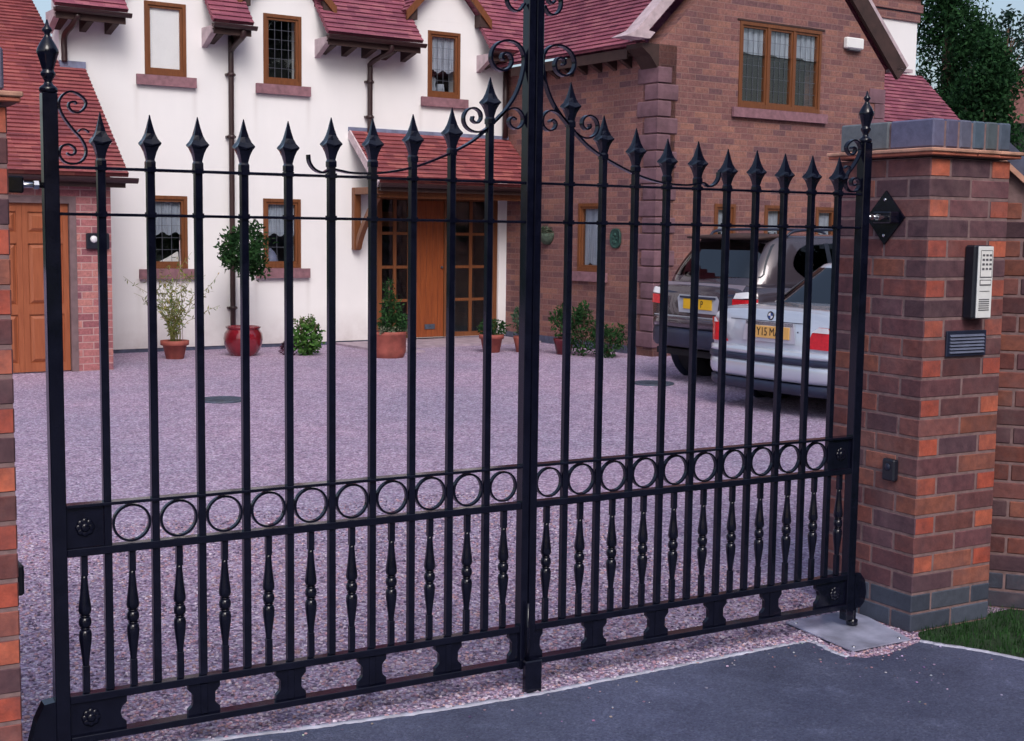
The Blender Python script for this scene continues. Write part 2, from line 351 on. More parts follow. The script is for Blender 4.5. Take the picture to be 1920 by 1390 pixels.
def tag(o, label=None, cat=None, group=None, kind=None):
    for k, v in (('label', label), ('category', cat), ('group', group), ('kind', kind)):
        if v: o[k] = v
    return o
def thing(name, label, cat, loc=(0, 0, 0), rz=0, group=None):
    o = bpy.data.objects.new(name, None); COL.objects.link(o); o.location = loc; o.rotation_euler.z = rz
    o.empty_display_size = .1
    return tag(o, label, cat, group)
def copy_tree(o, parent=None):
    c = o.copy(); COL.objects.link(c); c.parent = parent
    for ch in o.children: copy_tree(ch, c)
    return c
def spline(pts, k=4):
    P = [pts[0]] + list(pts) + [pts[-1]]; out = []
    for i in range(1, len(P) - 2):
        p0, p1, p2, p3 = P[i - 1:i + 3]
        for j in range(k):
            t = j / k
            out.append(tuple(.5 * ((2 * b) + (-a + c) * t + (2 * a - 5 * b + 4 * c - d) * t * t + (-a + 3 * b - 3 * c + d) * t ** 3) for a, b, c, d in zip(p0, p1, p2, p3)))
    out.append(tuple(pts[-1])); return out
def text_mesh(txt, size, depth, mat, name, parent, mtx, align='CENTER'):
    cu = bpy.data.curves.new(name, 'FONT'); cu.body = txt; cu.size = size; cu.extrude = depth; cu.align_x = align; cu.align_y = 'CENTER'
    t = bpy.data.objects.new(name + '_curve', cu); COL.objects.link(t)
    dg = bpy.context.evaluated_depsgraph_get(); me = bpy.data.meshes.new_from_object(t.evaluated_get(dg))
    bpy.data.objects.remove(t); bpy.data.curves.remove(cu)
    me.transform(mtx); me.materials.clear(); me.materials.append(M[mat])
    o = bpy.data.objects.new(name, me); COL.objects.link(o); o.parent = parent; return o

# ------------------------------------------------------------------ ground
def sheet(name, pts, z, mat):
    b = MB(); b.add([(x, y, z) for x, y in pts], [list(range(len(pts)))]); return tag(b.build(name, mat), kind='structure')
EDGE = [(-9, .9), (-2.5, .48), (.278, .057), (.788, -.016), (1.304, -.060), (1.629, -.052), (1.99, -.047), (2.364, -.040), (2.541, -.044), (2.56, -.10), (2.545, -.19), (2.555, -.25), (2.60, -.292), (2.72, -.295), (2.924, -.244)]
EDGE2 = [(2.924, -.244), (2.97, -.33), (3.016, -.402), (3.089, -.58), (3.4, -1.5), (4.2, -3.6)]
b = MB(); b.add([(-900, -900, -.03), (900, -900, -.03), (900, 900, -.03), (-900, 900, -.03)], [(0, 1, 2, 3)])
tag(b.build('ground', 'earth'), kind='structure')
sheet('gravel_drive', EDGE + [(3.0, -.16), (3.6, -.1), (30, 4), (30, 45), (-9, 45)], 0, 'gravel')
sheet('road', EDGE[::-1] + [(-9, -12), (9, -12), (4.2, -3.6)] + EDGE2[::-1][1:-1], -.0004, 'asphalt')
sheet('lawn', EDGE2 + [(9, -3.6), (9, -.1), (3.5, -.05), (2.99, -.155)], -.0006, 'earth')
# pale worn strip along the tarmac edge, slightly raised
def strip(name, pts, wd, z, mat, seed):
    P = spline(pts, 24); r = random.Random(seed); rings = []
    for i, (x, y) in enumerate(P):
        x0, y0 = P[max(i - 1, 0)]; x1, y1 = P[min(i + 1, len(P) - 1)]; L = math.hypot(x1 - x0, y1 - y0); nx, ny = -(y1 - y0) / L, (x1 - x0) / L
        a = wd * (.5 + .5 * noise.noise((x * 40, y * 40, seed))); c = -wd * (.5 + .5 * noise.noise((x * 55, y * 55, seed + 5)))
        rings.append([(x + nx * a, y + ny * a, z - .02), (x + nx * a * .7, y + ny * a * .7, z + .004), (x + nx * c * .6, y + ny * c * .6, z + .003), (x + nx * c, y + ny * c, z - .02)])
    m = MB(); m.loft(rings, smooth=True); return tag(m.build(name, mat), kind='structure')
strip('tarmac_edge', EDGE[1:12], .030, -.0005, 'edging', 1)
strip('path_edge', EDGE2, .022, .001, 'edging', 2)
# loose stones along the near strip, real pebbles
def in_poly(x, y, P):
    c = False; j = len(P) - 1
    for i in range(len(P)):
        if (P[i][1] > y) != (P[j][1] > y) and x < (P[j][0] - P[i][0]) * (y - P[i][1]) / (P[j][1] - P[i][1]) + P[i][0]: c = not c
        j = i
    return c
PAL = [(.13, .10, .17), (.33, .23, .33), (.46, .28, .36), (.48, .40, .52), (.60, .53, .64), (.38, .32, .46), (.50, .33, .36), (.22, .17, .27)]
b = MB(); zone = EDGE + [(3.0, -.16), (3.0, 3.2), (-9, 3.2)]
ico = [(0, 0, 1)] + [(math.cos(t) * .89, math.sin(t) * .89, .45) for t in [k * 1.2566 for k in range(5)]] + [(math.cos(t) * .89, math.sin(t) * .89, -.35) for t in [k * 1.2566 + .628 for k in range(5)]]
icf = [(0, 1 + k, 1 + (k + 1) % 5) for k in range(5)] + [(1 + k, 6 + k, 1 + (k + 1) % 5) for k in range(5)] + [(6 + k, 6 + (k + 1) % 5, 1 + (k + 1) % 5) for k in range(5)]
cnt = 0; r = random.Random(3)
while cnt < 26000:
    near = r.random()
    x = r.uniform(-.5, 3.0); y = -.33 + (r.random() ** 1.7) * 3.4
    if not in_poly(x, y, zone): continue
    sx = r.uniform(.0042, .0088) * (1.35 if r.random() < .06 else 1); a = r.uniform(0, 6.3); fl = r.uniform(.45, .8); el = r.uniform(.65, 1)
    c = r.choice(PAL); k = r.uniform(.75, 1.25); c = tuple(q * k for q in c)
    vs_ = []
    for (px, py, pz) in ico:
        j = r.uniform(.82, 1.15); px *= j; py *= j * el
        vs_.append((x + sx * (px * math.cos(a) - py * math.sin(a)), y + sx * (px * math.sin(a) + py * math.cos(a)), .001 + sx * pz * fl * .9 + sx * .2))
    b.add(vs_, icf, c); cnt += 1
r = random.Random(77)
for _ in range(130):
    i = r.randrange(2, 14); t = r.random(); x = EDGE[i][0] + (EDGE[i + 1][0] - EDGE[i][0]) * t if i < 14 else 2.9; x = max(.2, min(3.3, x + r.gauss(0, .1)))
    y0 = EDGE[i][1] + (EDGE[i + 1][1] - EDGE[i][1]) * t; y = y0 - abs(r.gauss(0, .05)) - (r.random() ** 4) * .8
    sx = r.uniform(.002, .006); c = tuple(q * r.uniform(.7, 1.2) for q in r.choice(PAL)); a = r.uniform(0, 6.3)
    b.add([(x + sx * (px * math.cos(a) - py * math.sin(a)) * r.uniform(.8, 1.2), y + sx * (px * math.sin(a) + py * math.cos(a)), .001 + sx * (pz * .6 + .3)) for px, py, pz in ico], icf, c)
tag(b.build('loose_gravel', 'stone'), kind='stuff', label='mauve and grey loose gravel stones under the gate', cat='gravel')
# grass in the corner by the pillar
b = MB(); r = random.Random(5); GP = EDGE2 + [(4.6, -1.9), (3.9, -.55), (3.5, -.02), (2.99, -.16)]
cnt = 0
while cnt < 9000:
    x = r.uniform(2.93, 4.6); y = r.uniform(-1.9, 0)
    if not in_poly(x - .01, y, GP) : continue
    h = r.uniform(.012, .034); a = r.uniform(0, 6.3); wd = .0022; le = r.uniform(0, .018)
    k = .55 + .5 * noise.noise((x * 7, y * 7, 0)) + r.uniform(-.15, .15); k = max(.25, k)
    dx, dy = math.cos(a), math.sin(a)
    b.add([(x - dy * wd, y + dx * wd, -.002), (x + dy * wd, y - dx * wd, -.002), (x + dx * le, y + dy * le, h)], [(0, 1, 2)], (.035 * k, .14 * k, .03 * k)); cnt += 1
tag(b.build('grass', 'grassg'), label='dark green grass beside the brick gate pillar', cat='grass', kind='stuff')

# ------------------------------------------------------------------ gate
L0, PITCH = 0.0, .13245; RB, RP = 1.4892, .13018
Z1, Z2, Z3, Z4, Z5, Z6 = 1.663, 1.540, .754, .632, .222, .086
YG = 0
def spear(x, zb):
    b = MB(); B = .0115
    # square spear head: flared concave foot, swept up corners, concave point
    def ring(h, z, up=0):
        return [(x + h * a * (.94 if (a and c) else 1), h * c * (.94 if (a and c) else 1), z + (up if (a and c) else 0)) for a, c in ((-1, -1), (0, -1), (1, -1), (1, 0), (1, 1), (0, 1), (-1, 1), (-1, 0))]
    rs = [ring(B, zb - .022), ring(B + .0015, zb - .020), ring(B + .0015, zb - .006), ring(B - .001, zb), ring(.0125, zb + .010), ring(.0155, zb + .022), ring(.0212, zb + .033, .003), ring(.0268, zb + .038, .006), ring(.0264, zb + .041, .006), ring(.0188, zb + .055, .002), ring(.0128, zb + .071), ring(.0080, zb + .089), ring(.0043, zb + .106), ring(.0010, zb + .122)]
    b.loft(rs, smooth=False); return b
def dogbar(x, z0, z1):
    q = .0090; b = MB(); n = 12
    b.bbox(x - q, x + q, -q, q, z0 + .001, .300, .0012)
    b.lathe(x, 0, [(.0085, .2985), (.0092, .303), (.0102, .316), (.0135, .342), (.0172, .372), (.0180, .388), (.0158, .398), (.0095, .4035)], n)
    b.lathe(x, 0, [(.0130, .4038), (.0150, .4056), (.0130, .4074)], n)
    b.lathe(x, 0, [(.0095, .4076), (.0155, .4112), (.0176, .419), (.0176, .427), (.0150, .4352), (.0095, .4386)], n)
    b.lathe(x, 0, [(.0130, .4388), (.0150, .4406), (.0130, .4424)], n)
    b.lathe(x, 0, [(.0095, .4426), (.0160, .4470), (.0182, .456), (.0170, .470), (.0132, .498), (.0103, .530), (.0092, .545), (.0085, .5535)], n)
    b.bbox(x - q, x + q, -q, q, .552, z1 - .001, .0012)
    return b
def rosette(x, z, y):
    b = MB()
    for k in range(8):
        a = k * math.pi / 4; cx, cz = x + .016 * math.cos(a), z + .016 * math.sin(a)
        b.loft([[(cx + (.011 * s) * math.cos(t), y - d * .9, cz + (.011 * s) * math.sin(t)) for t in [j * math.pi / 4 for j in range(8)]] for s, d in ((1, 0), (.9, .004), (.4, .006))])
    b.loft([[(x + .013 * s * math.cos(t), y - d * .9, z + .013 * s * math.sin(t)) for t in [j * math.pi / 5 for j in range(10)]] for s, d in ((1, 0), (1, .006), (.6, .010), (.1, .011))])
    return b
FIN = [(.0195, 1.850), (.0235, 1.853), (.0235, 1.862), (.0185, 1.867), (.0120, 1.872), (.0095, 1.880), (.0140, 1.888), (.0190, 1.897), (.0190, 1.902), (.0150, 1.906), (.0155, 1.912), (.0205, 1.930), (.0255, 1.946), (.0285, 1.954), (.0270, 1.962), (.0200, 1.976), (.0110, 1.990), (.0065, 1.998), (.0075, 2.003), (.0130, 2.010), (.0125, 2.014), (.0060, 2.022), (.0020, 2.038)]
TIPS = [1.808, 1.808, 1.809, 1.810, 1.812, 1.829, 1.834, 1.853, 1.880, 1.980]
CURVE = [(.591, 1.719), (.594, 1.697), (.610, 1.677), (.636, 1.669), (.660, 1.680), (.690, 1.676), (.728, 1.671), (.797, 1.672), (.867, 1.681), (.938, 1.698), (1.010, 1.724), (1.083, 1.756), (1.139, 1.788), (1.195, 1.834), (1.242, 1.878), (1.280, 1.929), (1.303, 1.985), (1.312, 2.040), (1.302, 2.075), (1.275, 2.094), (1.238, 2.095), (1.205, 2.076), (1.192, 2.043), (1.204, 2.014), (1.233, 2.003), (1.259, 2.015), (1.267, 2.037), (1.256, 2.056), (1.236, 2.056), (1.230, 2.042), (1.238, 2.036)]
SC1 = [(1.185, 1.826), (1.160, 1.812), (1.130, 1.812), (1.106, 1.826), (1.098, 1.850), (1.108, 1.873), (1.132, 1.883), (1.154, 1.873), (1.159, 1.852), (1.145, 1.838), (1.129, 1.845), (1.131, 1.857)]
SC2 = [(1.210, 1.848), (1.235, 1.872), (1.262, 1.888), (1.288, 1.889), (1.308, 1.871), (1.309, 1.845), (1.290, 1.828), (1.267, 1.833), (1.259, 1.850), (1.271, 1.862), (1.284, 1.855)]
SS = [(-.060, 1.825), (-.066, 1.831), (-.079, 1.827), (-.080, 1.815), (-.070, 1.805), (-.054, 1.804), (-.039, 1.818), (-.037, 1.834), (-.053, 1.850), (-.075, 1.857), (-.094, 1.848), (-.105, 1.830), (-.104, 1.811), (-.092, 1.786), (-.068, 1.755), (-.049, 1.734), (-.038, 1.708), (-.042, 1.686), (-.057, 1.672), (-.079, 1.6685), (-.098, 1.676), (-.107, 1.693), (-.101, 1.712), (-.084, 1.719), (-.068, 1.710), (-.067, 1.697), (-.078, 1.691), (-.088, 1.696)]
SLEAF = [(-.058, 1.753), (-.052, 1.759), (-.045, 1.761), (-.036, 1.758), (-.030, 1.752)]
TOPS = [(1.310, 2.215), (1.292, 2.192), (1.268, 2.192), (1.250, 2.210), (1.248, 2.238), (1.264, 2.258), (1.288, 2.256), (1.296, 2.236), (1.282, 2.224), (1.270, 2.234)]

def gate_leaf(side):
    Lf = side < 0
    hx = -.131 if Lf else 2.786; mx = 1.331 if Lf else 1.361
    bars = [L0 + i * PITCH for i in range(10)] if Lf else [RB + i * RP for i in range(10)]
    tips = TIPS if Lf else TIPS[::-1]
    if not Lf: tips = [1.985, 1.887, 1.852, 1.824, 1.821, 1.800, 1.801, 1.795, 1.793, 1.793]
    T = thing('gate_leaf', 'black iron driveway gate leaf hung on the brick pillar at the left edge' if Lf else 'black iron driveway gate leaf hung on the brick pillar with the keypad', 'gate', (hx, 0, 0), 0, 'leaves of the black iron driveway gate')
    def P(b, name, m='gate', par=None):
        b.v = [(x - hx, y, z) for x, y, z in b.v]; return b.build(name, m, par or T)
    mir = (lambda p: p) if Lf else (lambda p: [(2.692 - x, z) for x, z in p])
    mirS = (lambda p: p) if Lf else (lambda p: [(2.655 - x, z) for x, z in p])
    hw, mw = .0195, .0132
    b = MB(); b.bbox(hx - hw, hx + hw, -hw, hw, .04 if not Lf else .0, 1.85, .002); P(b, 'hinge_post')
    b = MB(); b.lathe(hx, 0, FIN, 20); P(b, 'finial')
    b = MB(); b.bbox(mx - mw, mx + mw, -.02, .02, .075, 2.34, .002); P(b, 'meeting_stile')
    if Lf:
        b = MB(); b.bbox(mx + mw + .0005, mx + mw + .003, -.026, .024, .10, 2.33, .0008); P(b, 'closing_strip')
    a0, a1 = (hx + hw, mx - mw) if Lf else (mx + mw, hx - hw)
    for nm, z0, z1, dy in (('flat_rail', Z1 - .008, Z1, .0125), ('flat_rail', Z2 - .008, Z2, .0125), ('flat_rail', Z3 - .009, Z3, .019), ('box_rail', Z4 - .022, Z4, .0165), ('box_rail', Z5 - .022, Z5, .0165), ('box_rail', Z6, Z6 + .020, .021)):
        b = MB(); b.bbox(a0 + .0005, a1 - .0005, -dy, dy, z0, z1, .0015); P(b, nm)
    for i, x in enumerate(bars):
        zt = tips[i] - .122
        b = MB(); b.bbox(x - .0106, x + .0106, -.0106, .0106, Z5 + .001, zt - .018, .0015)
        for z in (Z1, Z2): b.box(x - .0122, x + .0122, -.0150, .0150, z - .0095, z + .0045)
        o = P(b, 'bar')
        s = spear(x, zt); s.v = [(q[0] - hx, q[1], q[2]) for q in s.v]; s.build('spear_head', 'gate', o)
    # rings
    ctr = [(bars[i] + bars[i + 1]) / 2 for i in range(9)]
    ctr = ctr + [bars[-1] + PITCH / 2 - .004] if Lf else [bars[0] - RP / 2 + .004] + ctr
    for x in ctr:
        ro, ri, zc = .0535, .0468, (Z3 - .009 + Z4) / 2; b = MB(); n = 36; rings = []
        if abs(x - mx) < .08: ro, ri = .050, .044
        sx = 1
        for k in range(n):
            t = 2 * math.pi * k / n; c, s = math.cos(t), math.sin(t)
            rings.append([(x + ro * c, -.007, zc + ro * s), (x + ro * c, .007, zc + ro * s), (x + ri * c, .007, zc + ri * s), (x + ri * c, -.007, zc + ri * s)])
        rings.append(rings[0]); b.loft(rings, smooth=False, cap=False); P(b, 'ring')
    dx = [-.0645] + [(bars[i] + bars[i + 1]) / 2 for i in range(9)] + [1.260] if Lf else [1.4225] + [(bars[i] + bars[i + 1]) / 2 for i in range(9)] + [2.722]
    for x in dx: P(dogbar(x, Z5, Z4 - .022), 'dog_bar')
    # corner plates with rosettes
    for z0, z1, ww in ((Z4 + .001, Z3 - .010, .0), (Z6 + .021, Z5 - .023, .045)):
        if Lf: x0, x1 = hx + hw + .0005, (-.0115 if not ww else .0)
        else: x0, x1 = (bars[-1] + .0115 if not ww else bars[-1]), hx - hw - .0005
        if not ww:
            b = MB(); b.box(x0, x1, -.006, .006, z0, z1)
        else:
            pts = [(x0, z0), (x1 + .042, z0), (x1 + .042, z0 + .018), (x1 + .030, z0 + .030), (x1 + .026, (z0 + z1) / 2), (x1 + .030, z1 - .030), (x1 + .044, z1 - .018), (x1 + .044, z1), (x0, z1)]
            if not Lf:
                q0, q1 = x0, x1; pts = [(q1, z0), (q0 - .042, z0), (q0 - .042, z0 + .018), (q0 - .030, z0 + .030), (q0 - .026, (z0 + z1) / 2), (q0 - .030, z1 - .030), (q0 - .044, z1 - .018), (q0 - .044, z1), (q1, z1)]
            b = MB(); b.prism([(x, -.008, z) for x, z in pts], (0, .016, 0))
        o = P(b, 'corner_plate'); rz = rosette((x0 + x1) / 2 + (.0 if not ww else 0), (z0 + z1) / 2, -.0065 if not ww else -.0085)
        rz.v = [(q[0] - hx, q[1], q[2]) for q in rz.v]; rz.build('rosette', 'gate', o)
    # waisted blocks between the two bottom rails
    z0, z1 = Z6 + .0205, Z5 - .0225; zm = (z0 + z1) / 2
    half = [(.047, z0), (.047, z0 + .018), (.036, z0 + .028), (.033, zm - .012), (.033, zm + .014), (.036, z1 - .028), (.047, z1 - .016), (.047, z1)]
    for i in ((2, 4, 6, 8) if Lf else (1, 3, 5, 7)):
        x = bars[i]; pts = [(x + a, z) for a, z in half] + [(x - a, z) for a, z in half[::-1]]
        b = MB(); b.prism([(px, -.008, z) for px, z in pts], (0, .016, 0)); b.bbox(x - .010, x + .010, -.012, .012, z0 + .001, z1 - .001, .002); P(b, 'spacer_block')
    e = mx - mw - .0005 if Lf else mx + mw + .0005; sg = -1 if Lf else 1
    b = MB(); b.prism([(e, -.008, z0), (e, -.008, z1)][::1] + [(e + sg * a * .75, -.008, z) for a, z in half[::-1]], (0, .016, 0)); P(b, 'spacer_block')
    # scrollwork
    b = MB(); b.ribbon(spline(mir(CURVE), 5), .020, .0065, 0); P(b, 'swept_scroll')
    for S in (SC1, SC2):
        b = MB(); b.ribbon(spline(mir(S), 5), .020, .0055, 0); P(b, 'small_scroll')
    b = MB(); b.ribbon(spline(mir(TOPS), 5), .020, .006, 0); P(b, 'top_scroll')
    b = MB(); b.ribbon(spline(mirS(SS), 5), .018, .0055, 0); b.ribbon(spline(mirS(SLEAF), 4), .016, .004, 0); P(b, 'post_scroll')
    # hinge eye bolt at the top, hinge shoe at the foot
    zh = 1.610 if Lf else 1.577
    sx = -1 if Lf else 1; xa = hx + sx * hw; wall = -.262 if Lf else 2.967
    b = MB(); b.tube([(xa, -.005, zh), (wall + sx * -.035, -.005, zh)], .0078, 10)
    for q in (.012, .05): b.loft([[(xa + sx * (q + d), -.005 + .0125 * math.cos(t), zh + .0125 * math.sin(t)) for t in [k * math.pi / 3 for k in range(6)]] for d in (0, .012)], smooth=False)
    P(b, 'hinge_bolt', 'steel')
    b = MB()
    if Lf: pts = [(hx - hw - .0005, .0), (hx - hw - .0005, .216), (hx - hw - .030, .212), (hx - hw - .052, .165), (hx - hw - .072, .09), (hx - hw - .078, .0)]
    else: pts = [(hx + hw + .0005, .085), (hx + hw + .0005, .225), (hx + hw + .025, .222), (hx + hw + .052, .190), (hx + hw + .060, .140), (hx + hw + .052, .105), (hx + hw + .03, .085)]
    b.prism([(x, -.020, z) for x, z in pts], (0, .045, 0)); P(b, 'hinge_shoe')
    if not Lf:
        b = MB(); b.lathe(hx + .030, 0, [(.016, .0145), (.022, .017), (.022, .036), (.014, .040), (.014, .086)], 14); P(b, 'pivot_pin')
    else:
        b = MB(); b.bbox(1.325, 1.388, -.046, -.0215, -.004, .108, .004); P(b, 'drop_bolt')
        b = MB(); b.tube([(1.337, -.034, .108), (1.337, -.034, .30)], .006, 8); P(b, 'drop_rod')
    return T
gate_leaf(-1); gate_leaf(1)

# motor box in the ground
T = thing('gate_motor_box', 'galvanised steel lid of the gate motor box at the foot of the keypad pillar', 'motor box', (2.74, -.05, 0))
pts = [(2.618, .155), (2.588, -.238), (2.882, -.236), (2.955, .05), (2.955, .16)]
b = MB(); b.prism([(x - 2.74, y + .05, -.02) for x, y in [(2.625, .15), (2.596, -.230), (2.876, -.228), (2.948, .05), (2.948, .152)]], (0, 0, .028)); b.build('box', 'iron', T)
b = MB(); b.prism([(x - 2.74, y + .05, .0085) for x, y in pts], (0, 0, .005)); o = b.build('lid', 'plate', T)
b = MB()
for x, y in ((2.62, -.21), (2.85, -.21), (2.64, .12), (2.92, .12)): b.lathe(x - 2.74, y + .05, [(.007, .0137), (.007, .016), (.004, .018)], 10)
b.build('bolt', 'steel', o)

# ------------------------------------------------------------------ brick pillars
BR = [(.13, .058, .064), (.17, .070, .072), (.20, .083, .080), (.145, .066, .080), (.215, .092, .085), (.115, .062, .078), (.18, .066, .062), (.23, .085, .072), (.095, .055, .072), (.26, .10, .075)]
RED = [(.48, .115, .074), (.40, .095, .066), (.50, .14, .085), (.37, .105, .075)]
BLU = [(.070, .084, .120), (.058, .070, .103), (.085, .098, .135), (.068, .078, .11)]
def laid(b, x0, x1, y0, y1, k, r, n_side=None, red=True, blue=False):
    """one course of stretcher bond round a rectangle, real bricks with joints"""
    h, j, d = .0675, .008, .1025; z0 = k * .075 + .004; z1 = z0 + h
    def cols(base, axis):
        c = base
        return c
    def put(xa, xb, ya, yb, face):
        c = r.choice(BLU if blue else BR); kk = r.uniform(.8, 1.2); c = tuple(q * kk for q in c)
        cl = None
        n0 = len(b.f); b.bbox(xa, xb, ya, yb, z0, z1, .004, c)
        if blue: return
        for i in range(n0, len(b.f)):
            vs_ = [Vector(b.v[q]) for q in b.f[i][:3]]; n = (vs_[1] - vs_[0]).cross(vs_[2] - vs_[0]).normalized()
            if face == 'yhead' and abs(n.y) > .8 and red:
                b.c[i] = r_red[0]
            elif r.random() < .0: pass
    r_red = [r.choice(RED)]
    def run(a0, a1, start):   # split a run into brick lengths
        out = []; p = a0; first = True
        while p < a1 - .02:
            ln = (start if first else .215); first = False
            q = min(p + ln, a1)
            if a1 - q < .045: q = a1
            out.append((p, q)); p = q + j
        return out
    odd = k % 2
    if not odd:      # front and back own the corners
        for ya, yb in ((y0, y0 + d), (y1 - d, y1)):
            for a, c in run(x0, x1, .215): put(a, c, ya, yb, 'x')
        for xa, xb in ((x0, x0 + d), (x1 - d, x1)):
            for a, c in run(y0 + d + j, y1 - d - j, .16): put(xa, xb, a, c, 'y')
    else:
        for xa, xb in ((x0, x0 + d), (x1 - d, x1)):
            for a, c in run(y0, y1, .215): r_red[0] = r.choice(RED); put(xa, xb, a, c, 'yhead')
        for ya, yb in ((y0, y0 + d), (y1 - d, y1)):
            for a, c in run(x0 + d + j, x1 - d - j, .215): put(a, c, ya, yb, 'x')
def pillar(x0, x1, y0, y1, label, seed, hinge_face):
    r = random.Random(seed); bx, by = (x0 + x1) / 2, (y0 + y1) / 2
    T = thing('gate_pillar', label, 'pillar', (bx, by, 0), 0, 'brick gate pillars')
    N = 24
    b = MB(); [laid(b, x0 - bx, x1 - bx, y0 - by, y1 - by, k, r) for k in range(2, N)]
    b.build('brickwork', 'attrbrick', T)
    b = MB(); [laid(b, x0 - bx - .001, x1 - bx + .001, y0 - by - .001, y1 - by + .001, k, r, blue=True) for k in range(2)]
    b.build('blue_brick_plinth', 'attrblue', T)
    b = MB(); b.box(x0 + .0025 - bx, x1 - .0025 - bx, y0 + .0025 - by, y1 - .0025 - by, -.02, N * .075 - .002); b.build('mortar', 'mortar', T)
    zt = N * .075
    b = MB(); e = .030   # creasing: two courses of flat tiles, the lower one reddish and ragged
    n = 5
    for i in range(n):
        for axis in (0, 1):
            pass
    nx = 4; xs = [x0 - e - bx + (x1 - x0 + 2 * e) * i / nx for i in range(nx + 1)]
    for i in range(nx): b.bbox(xs[i] + .002, xs[i + 1] - .002, y0 - e - by + r.uniform(-.003, .003), y1 + e - by, zt + .006, zt + .018, .003, mat=1)
    for i in range(nx): b.bbox(xs[i] - (.004 if i == 0 else 0) + .0005, xs[i + 1] + (.004 if i == nx - 1 else 0) - .0005, y0 - e - .006 - by, y1 + e + .006 - by, zt + .0185, zt + .032, .004)
    b.build('tile_creasing', ['creasing', 'creasingR'], T)
    b = MB(); z0, z1 = zt + .036, zt + .036 + .105   # brick on edge coping
    w_ = .063; nn = max(1, round((x1 - x0) / .075)); st = (x1 - x0) / nn
    for i in range(nn):
        for ya, yb in ((y0, y0 + .215), (y0 + .225, y1)):
            c = tuple(q * r.uniform(1.2, 1.7) for q in r.choice(BLU)); xa = x0 + i * st
            b.bbox(xa + .005 - bx, xa + st - .005 - bx, ya - by, yb - by, z0, z1, .006, c)
    b.build('coping', 'attrblue', T)
    b = MB(); b.box(x0 + .012 - bx, x1 - .012 - bx, y0 + .006 - by, y1 - .006 - by, zt + .002, z1 - .008); b.build('coping_mortar', 'mortar', T)
    # diamond hinge plate on the face towards the gate
    s, X, zc = hinge_face
    yc = .055; hs = .098
    b = MB(); b.prism([(X + s * .0015 - bx, yc + dy - by, zc + dz) for dy, dz in ((-hs, 0), (0, -hs * 1.05), (hs, 0), (0, hs * 1.05))], (s * .008, 0, 0)); o = b.build('hinge_plate', 'gate', T)
    b = MB()
    for dy, dz in ((-.066, 0), (.066, 0), (0, -.068), (0, .068)):
        b.loft([[(X + s * (.0095 + d) - bx, yc + dy - by + .007 * k * math.cos(t), zc + dz + .007 * k * math.sin(t)) for t in [q * math.pi / 4 for q in range(8)]] for d, k in ((0, 1), (.004, .9), (.006, .4))])
    b.build('bolt', 'steel', o)
    b = MB(); b.bbox(min(X + s * .0095, X + s * .06) - bx, max(X + s * .0095, X + s * .06) - bx, -.022 - by, .07 - by, zc - .022, zc + .022, .004); b.build('hinge_block', 'gate', o)
    return T
PX0, PX1, PY0, PY1 = 2.967, 3.397, -.155, .325
pillar(PX0, PX1, PY0, PY1, 'brick gate pillar with blue plinth and coping, carrying the keypad and letter slot', 11, (-1, PX0, 1.577))
pillar(-.690, -.262, -.155, .325, 'brick gate pillar at the left edge of the picture', 12, (1, -.262, 1.610))

# splay wall beyond the right pillar
T = thing('boundary_wall', 'dark brick splay wall with sloping tiled top, right of the keypad pillar', 'wall', (3.43, .085, 0), R(-50.2))
b = MB(); r = random.Random(21)
def wtop(x): return 1.86 - max(0, x - .10) * .93
mb = MB()
for k in range(25):
    z0 = k * .075 + .005; z1 = z0 + .065; x = 0 if k % 2 else -.112
    while x < 1.5:
        xa, xb = max(x, 0), min(x + .215, 1.5); x += .225
        if xb - xa < .02: continue
        if z1 > wtop(xb) - .03: continue
        c = r.choice(BLU if k < 2 else BR); kk = r.uniform(.65, 1.0); mb.bbox(xa, xb, 0, .1025, z0, z1, .004, tuple(q * kk for q in c))
mb.build('brickwork', 'attrbrick', T)
b = MB(); b.prism([(0, .004, -.02), (1.5, .004, -.02), (1.5, .004, wtop(1.5) - .032), (.10, .004, wtop(.1) - .032), (0, .004, wtop(.1) - .032)], (0, .2, 0)); b.build('mortar', 'mortar', T)
def wslab(o0, o1, y0, y1):
    return [(-.0, y0, wtop(0) + o0), (.10, y0, wtop(.1) + o0), (1.52, y0, wtop(1.52) + o0), (1.52, y0, wtop(1.52) + o1), (.10, y0, wtop(.1) + o1), (0, y0, wtop(0) + o1)]
b = MB(); b.prism(wslab(-.030, -.004, -.03, 0), (0, .25, 0)); b.build('tile_creasing', 'creasing', T)
b = MB(); b.prism(wslab(-.003, .075, .0, 0), (0, .21, 0)); b.build('coping', 'blue', T)

# ------------------------------------------------------------------ intercom, louvre, photocells
yf = PY0
T = thing('intercom', 'silver fronted keypad intercom on the front of the right gate pillar', 'intercom', (3.215, yf, 1.34))
b = MB(); b.bbox(-.050, .050, -.050, -.0015, -.140, .137, .006); b.build('housing', 'black', T)
b = MB(); b.bbox(-.034, .046, -.056, -.0505, -.136, .133, .003); fp = b.build('faceplate', 'alu', T)
b = MB(); b.box(-.022, .038, -.0572, -.0562, .020, .115); b.build('keypad_panel', 'white', fp)
b = MB()
for i in range(4):
    for jx in range(3): b.box(-.015 + jx * .019, -.003 + jx * .019, -.0582, -.0574, .096 - i * .017, .104 - i * .017)
for q in ((-.024, -.022), (.038, .040)): b.box(q[0], q[1], -.0574, -.0562, .016, .117)
b.box(-.022, .038, -.0574, -.0562, .117, .119); b.box(-.022, .038, -.0574, -.0562, .016, .019)
b.build('keys', 'greypl', fp)
b = MB(); b.box(-.024, .038, -.0572, -.0562, -.014, .008); b.build('name_window', 'greypl', fp)
b = MB(); b.box(-.021, .035, -.0580, -.0574, -.009, .005); b.build('call_button', 'white', fp)
